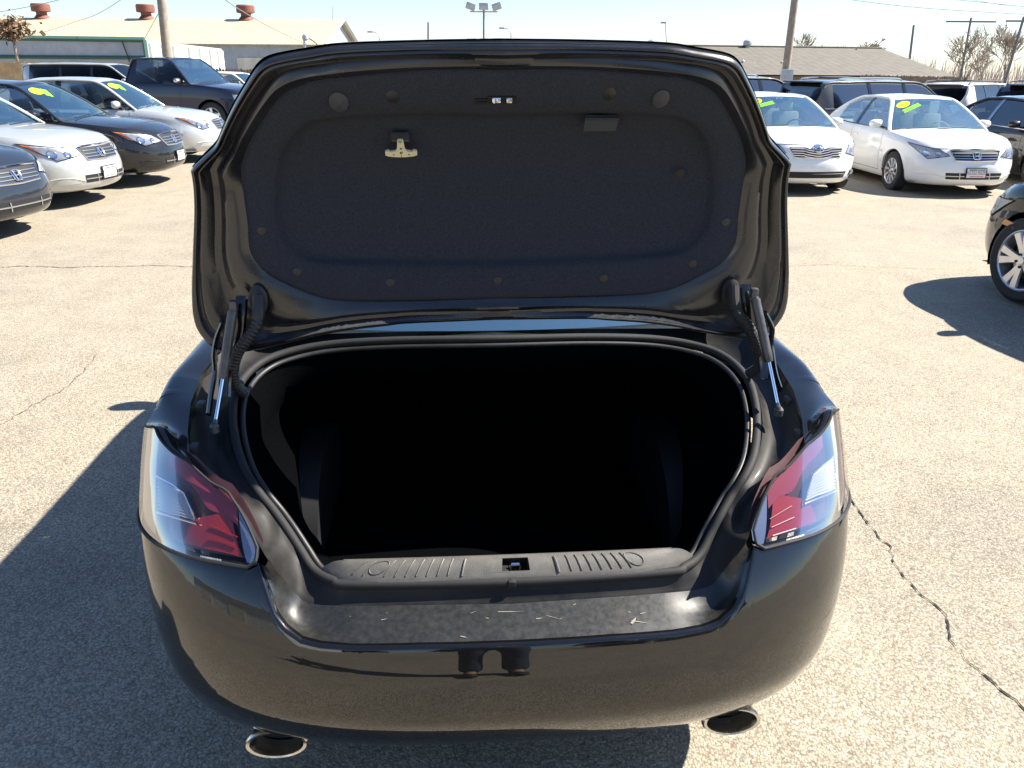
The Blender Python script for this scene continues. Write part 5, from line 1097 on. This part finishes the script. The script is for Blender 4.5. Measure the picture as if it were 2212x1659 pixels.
# ---- vans and sport utility vehicles
SV = dict(SEDAN, L=5.15, W=2.0, H=1.77, wb=3.08, fo=.95, r=.34, ra=.39, z0=.2, nf=2.8, nr=4.5, belt=[(-2.57, 1.14), (.6, 1.10), (1.4, 1.05), (1.9, .96), (2.3, .86), (2.57, .78)], cowl=1.60, wtop=.62, rtop=-2.28, deck=-2.50, bpil=[.12, -.98], cpil=-2.12, xr=.70, bow=.2, seatz=.72, railz=-.06,
    lev=[(0, .92, .14, .05), (.06, .95, .05, .02), (.2, .98, .0, 0), (.45, 1, .01, 0), (.7, .99, .05, .0), (.88, .98, .10, .02), (1, .95, .18, .06)])
def suv(name, label, S, pnt, loc, yaw, trim, gs_, gw, cat_, rack=True, wheels='five', hatch=True):
    x, y = loc; root = tag(empty(name, (x, y, ground_z(x, y)), yaw), label, cat_); make_body(S, pnt, root); add_wheels(S, root, wheels); wp, xs_f = make_cabin(S, root, pnt, gw, gs_, trim, None, glass_r=M['glass_dark']); shut_lines(S, root, [S['bpil'][-1], S['bpil'][0], S['cowl']-.25], True, pnt)
    f = ring_fn(S); hl = S['L']/2
    for s in (1, -1):
        patch(f, [(.62, .80), (.93, .80), (.95, 1.06), (.66, 1.06)], .006, 8, 5, True, s).build('tail_light', M['lamp_red'], root); headlamp(f, root, s, [(.50, .62), (.85, .60), (1.1, .80), (.6, .74)], None, [(.7, .68, .05)])
        if rack:
            P = [(s*(S['xr']-.06), yy, S['H']+zz) for yy, zz in ((.1, -.03), (.0, .035), (-.5, .05), (-1.2, .05), (-1.85, .03), (-1.95, -.04))]; MB().tube(cat(P, 22), .018, 6).build('roof_rail_bar', M['dark'] if trim != M['silver_trim'] else M['silver_trim'], root)
    if rack:
        for yy in (-.35, -1.35): MB().tube([(-(S['xr']-.06), yy, S['H']+.05), (S['xr']-.06, yy, S['H']+.05)], .014, 6).build('roof_cross_bar', M['dark'], root)
    MB().rbox((0, S['rtop']-.10, S['H']-.035), (1.1, .28, .035), .015).build('rear_spoiler', pnt, root)
    patch(f, [(-.42, .585), (.42, .585), (.45, .70), (-.45, .70)], .004, 10).build('grille', M['dark'], root); return root
vn = suv('minivan', 'dark grey minivan with chrome-edged tinted windows and roof rails behind the white sedans', SV, P_van, (9.15, 21.6), rad(-68), M['silver_trim'], M['glass_dark'], M['glass_dark'], 'van')
suv('minivan', 'dark grey minivan half hidden behind the boot lid edge and the other minivan', SV, P_van, (5.9, 22.6), rad(-66), M['silver_trim'], M['glass_dark'], M['glass_dark'], 'van')
SU = dict(SV, L=4.85, W=1.98, H=1.82, wb=2.8, r=.37, ra=.42, z0=.25, belt=[(-2.42, 1.16), (.4, 1.13), (1.2, 1.10), (1.8, 1.04), (2.2, .95), (2.42, .86)], cowl=1.20, wtop=.45, rtop=-2.0, deck=-2.36, bpil=[-.05, -1.05], cpil=-1.75, nf=3.2)
suv('white_suv', 'white sport utility vehicle with black rear glass and roof rack seen from behind', SU, P_white, (14.3, 26.6), rad(-52), M['black_gloss'], M['glass_dark'], M['glass_dark'], 'suv')
suv('dark_suv', 'dark sport utility vehicle beyond the black sedan with tinted windows', SU, P_dsuv, (14.2, 22.2), rad(-50), M['black_gloss'], M['glass_dark'], M['glass_dark'], 'suv')
suv('silver_suv', 'silver-roofed wagon with black window band left of the navy pickup', dict(SV, H=1.70), P_silver, (-14.6, 30.5), rad(-92), M['black_gloss'], M['glass_dark'], M['glass_dark'], 'suv', rack=False)
copy_car(cm, 'white_sedan', 'white sedan showing only roof and windshield behind the navy pickup bonnet', (-10.0, 30.5), rad(-100), {}, ('year_sticker', 'warranty_sticker'))
# ---- black car at the right edge: front wheel and corner
S3 = dict(SEDAN, L=4.75, W=1.86, H=1.56, wb=2.75, fo=.90, r=.36, ra=.405, z0=.22, nf=2.9, belt=[(-2.37, 1.03), (-1.6, 1.05), (.9, 1.03), (1.4, .99), (1.9, .93), (2.2, .87), (2.37, .82)], railz=-.06)
a_ = rad(13); dv = np.array([-sin(a_), cos(a_)]); lf_ = np.array([-cos(a_), -sin(a_)]); wc = on_ground((2186, 655))[:2]; cc = wc-lf_*(S3['W']/2-.03)-dv*(S3['L']/2-S3['fo'])
rc = tag(empty('black_crossover', (cc[0], cc[1], 0), a_), 'black car with silver split-spoke alloy wheel and amber side marker', 'car')
P_blk2 = paint('deep_black_paint', (.007, .008, .011)); make_body(S3, P_blk2, rc); add_wheels(S3, rc, 'split', .255); make_cabin(S3, rc, P_blk2, M['glass_wind'], M['glass_dark'], M['silver_trim']); shut_lines(S3, rc, [-1.1, -.3, .9], True, P_blk2); f = ring_fn(S3)
for s in (1, -1):
    headlamp(f, rc, s, [(.52, .68), (.85, .64), (1.12, .82), (.6, .80)], None, [(.72, .73, .06)])
    patch(f, [(1.13, .615), (1.30, .60), (1.30, .645), (1.15, .66)], .006, 6, 3, sgn=s).build('side_marker', M['amber'], rc); patch(f, [(1.02, .40), (1.05, .40), (1.05, .43), (1.02, .43)], .004, 3, 3, sgn=s).build('park_sensor', M['dark'], rc)
patch(f, [(-.45, .50), (.45, .50), (.5, .70), (-.5, .70)], .004, 12).build('grille', M['dark'], rc)
# ---- front two thirds of the sedan with the open boot
SM = dict(SEDAN, L=4.84, W=1.85, H=1.475, wb=2.776, fo=.98, r=.335, ra=.37, z0=.2, belt=[(-1.5, 1.095), (-.7, 1.075), (.9, .985), (1.5, .92), (2.0, .84), (2.42, .75)], cowl=1.05, wtop=.34, rtop=-.62, deck=-1.33, cpil=-.75, bpil=[-.20], xr=.56)
n0 = set(bpy.data.objects)
make_body(SM, bp, car, -.69); add_wheels(SM, car, 'split'); make_cabin(SM, car, bp, M['glass_wind'], M['glass_dark'], M['silver_trim'], rear=False); shut_lines(SM, car, [-.55, -.2, .95], False, bp)
f = ring_fn(SM)
for s in (1, -1): headlamp(f, car, s, [(.5, .66), (.8, .60), (1.15, .84), (.6, .78)], None, [(.7, .70, .06)])
patch(f, [(-.4, .5), (.4, .5), (.45, .72), (-.45, .72)], .004, 12).build('grille', M['dark'], car)
for o in set(bpy.data.objects)-n0:
    if o.parent == car: o.location.y += 1.935
MB().grid([[(x*.72, .60-.0*abs(x), 1.092+.012*(1-x*x)) for x in np.linspace(-1, 1, 9)], [(x*.74, .50, 1.078+.008*(1-x*x)) for x in np.linspace(-1, 1, 9)]]).build('deck_strip', M['dusty_black'], car)
# ================================================================== behind the viewer: what the gloss paint mirrors
bW = tag(empty('white_metal_building', (-22, -17, 0)), 'white ribbed metal building standing behind the photographer', 'building')
M['wall_rib'] = ribbed('wall_rib', (.62, .63, .62), .35, 0); M['evergreen'] = mat('evergreen', (.035, .055, .025), .9, noise=.5, nscale=2)
MB().box((0, -6, 2.2), (26, 12, 4.4)).build('wall', M['wall_rib'], bW, 0); MB().grid([[(x, .4, 4.35), (x, -6, 5.9), (x, -12.4, 4.35)] for x in (-13.4, 13.4)]).build('roof', M['galv'], bW, 0)
MB().box((4, .04, 1.6), (3.4, .1, 3.2)).build('roller_door', M['door_cream'], bW, 0); MB().box((-5, .04, 1.6), (3.4, .1, 3.2)).build('roller_door', M['door_cream'], bW, 0)
copy_car(black1, 'black_sedan', 'black sedan parked behind the photographer', (4.6, -6.2), rad(75), {}, ('license_plate', 'year_sticker', 'warranty_sticker'))
rt = random.Random(11); tp = None
for i, x in enumerate((-8, 2, 11, 19, 28, 38)):
    y = -30-rt.uniform(0, 8); lb = 'leafy evergreen tree in the row behind the photographer'
    if tp is None:
        t_ = tag(empty('evergreen_tree', (x, y, 0)), lb, 'tree', 'evergreen trees behind the photographer'); tp = t_
        MB().tube([(0, 0, 0), (.1, 0, 2.4), (0, .1, 6)], [.25, .18, .05], 8).build('trunk', M['bark'], t_); lf = MB()
        for k in range(2600):
            u = rt.random()**.7; h = 1.4+7*u; rr = 3.0*(1-u)**.6*rt.uniform(.35, 1.05); a = rt.uniform(0, 2*pi); c = np.array((rr*cos(a), rr*sin(a), h+rt.gauss(0, .3))); v1, v2 = [np.array([rt.gauss(0, .22) for q in range(3)]) for w in range(2)]
            lf.add([c-v1, c+v2, c+v1, c-v2], [(0, 1, 2, 3)])
        tag(lf.build('crown', M['evergreen'], t_, 0), kind='stuff')
    else:
        t_ = tp.copy(); COL.objects.link(t_); t_.location = (x, y, 0); t_.rotation_euler = (0, 0, rt.uniform(0, 6)); sc_ = rt.uniform(.8, 1.2); t_.scale = (sc_, sc_, sc_)
        for c in tp.children: q = c.copy(); COL.objects.link(q); q.parent = t_
# ---- the photographer, seen only as a reflection in the bumper
per = tag(empty('person', (.15, -.33, 0)), 'person in blue jeans and dark jacket holding up a phone, mirrored in the bumper', 'person')
M['skin'] = mat('skin', (.45, .27, .19), .5, noise=.08, nscale=20); M['jeans'] = mat('jeans', (.035, .06, .10), .85, noise=.35, nscale=30, bump=.3, bscale=200); M['jacket'] = mat('jacket', (.02, .021, .025), .8, noise=.3, nscale=20); M['hair'] = mat('hair', (.02, .014, .01), .6); M['shoe'] = mat('shoe', (.03, .028, .026), .6)
def add_skin_layer(me):
    bm = bmesh.new(); bm.from_mesh(me); bm.verts.layers.skin.verify(); bm.to_mesh(me); bm.free()
def skin_mesh(name, joints, edges, mt, par, root=0, lev=2):
    me = bpy.data.meshes.new(name); me.from_pydata([j[0] for j in joints], edges, []); add_skin_layer(me); o = bpy.data.objects.new(name, me); COL.objects.link(o)
    o.modifiers.new('s', 'SKIN')
    for i, j in enumerate(joints): r = j[1] if hasattr(j[1], '__len__') else (j[1], j[1]); d = me.skin_vertices[0].data[i]; d.radius = r; d.use_root = (i == root)
    sb = o.modifiers.new('d', 'SUBSURF'); sb.levels = lev; sb.render_levels = lev
    dg = bpy.context.evaluated_depsgraph_get(); dg.update(); m2 = bpy.data.meshes.new_from_object(o.evaluated_get(dg)); o.modifiers.clear(); o.data = m2; m2.materials.clear(); m2.materials.append(mt); m2.polygons.foreach_set('use_smooth', [True]*len(m2.polygons)); o.parent = par; return o
J = [((0, 0, .98), (.13, .10)), ((0, .01, 1.15), (.12, .09)), ((0, 0, 1.38), (.15, .10)), ((0, 0, 1.52), (.06, .06)), ((0, .015, 1.60), (.055, .055)), ((0, .03, 1.70), (.075, .09)), ((0, .03, 1.79), (.07, .085))]
E_ = [(0, 1), (1, 2), (2, 3), (3, 4), (4, 5), (5, 6)]
for s in (-1, 1):
    b0 = len(J); J += [((s*.18, 0, 1.44), .055), ((s*.23, .12, 1.34), .048), ((s*.20, .20, 1.50), .04), ((s*.09, .27, 1.72), .028), ((s*.07, .30, 1.76), (.03, .018))]; E_ += [(2, b0), (b0, b0+1), (b0+1, b0+2), (b0+2, b0+3), (b0+3, b0+4)]
    h0 = len(J)
    for k in range(4): J += [((s*(.06-.004*k), .312, 1.765+.02*k), .009), ((s*(.035-.003*k), .325, 1.77+.02*k), .008)]; E_ += [(b0+4, h0+2*k), (h0+2*k, h0+2*k+1)]
    t0 = len(J); J += [((s*.065, .29, 1.80), .010), ((s*.04, .295, 1.825), .009)]; E_ += [(b0+4, t0), (t0, t0+1)]
    l0 = len(J); J += [((s*.10, 0, .90), .085), ((s*.11, .02, .50), .055), ((s*.115, -.02, .10), .038), ((s*.125, .12, .045), .035)]; E_ += [(0, l0), (l0, l0+1), (l0+1, l0+2), (l0+2, l0+3)]
body_ = skin_mesh('body', J, E_, M['skin'], per)
tj = [((0, 0, 1.02), (.165, .125)), ((0, 0, .93), (.17, .13))]; te = [(0, 1)]
for s in (-1, 1): b0 = len(tj); tj += [((s*.10, 0, .82), .105), ((s*.11, .025, .50), .08), ((s*.115, -.01, .28), .074), ((s*.118, .0, .055), .080)]; te += [(1, b0), (b0, b0+1), (b0+1, b0+2), (b0+2, b0+3)]
skin_mesh('jeans', tj, te, M['jeans'], per)
jj = [((0, 0, .99), (.175, .135)), ((0, .01, 1.18), (.165, .12)), ((0, 0, 1.40), (.185, .125)), ((0, 0, 1.50), (.10, .085))]; je = [(0, 1), (1, 2), (2, 3)]
for s in (-1, 1): b0 = len(jj); jj += [((s*.19, 0, 1.43), .075), ((s*.24, .12, 1.335), .066), ((s*.205, .19, 1.49), .056), ((s*.11, .25, 1.685), .044)]; je += [(2, b0), (b0, b0+1), (b0+1, b0+2), (b0+2, b0+3)]
skin_mesh('jacket', jj, je, M['jacket'], per)
for s in (-1, 1): skin_mesh('shoe', [((s*.115, -.06, .05), (.042, .05)), ((s*.12, .06, .045), (.048, .042)), ((s*.13, .19, .035), (.042, .032))], [(0, 1), (1, 2)], M['shoe'], per)
skin_mesh('hair', [((0, -.02, 1.70), (.082, .07)), ((0, -.005, 1.80), (.082, .085)), ((0, .05, 1.845), (.065, .04))], [(0, 1), (1, 2)], M['hair'], per)
fc = MB()
for s in (-1, 1): MB().lathe([(.001, .012), (.008, .009), (.012, 0)], (s*.032, .105, 1.735), 'Y', 10).build('eye', M['plate_white'], per); MB().rbox((s*.082, .02, 1.71), (.016, .035, .06), .007).build('ear', M['skin'], per)
MB().tube([(0, .112, 1.735), (0, .128, 1.695), (0, .112, 1.685)], [.008, .014, .010], 8).build('nose', M['skin'], per); MB().rbox((0, .108, 1.655), (.045, .01, .012), .004).build('mouth', M['lamp_maroon'], per)
ph_ = MB().rbox((-.02, .338, 1.815), (.155, .009, .075), .004).build('phone', M['black_gloss']); ph_.location = (.09, -.365, 0); tag(ph_, 'black phone held up in both hands', 'phone')
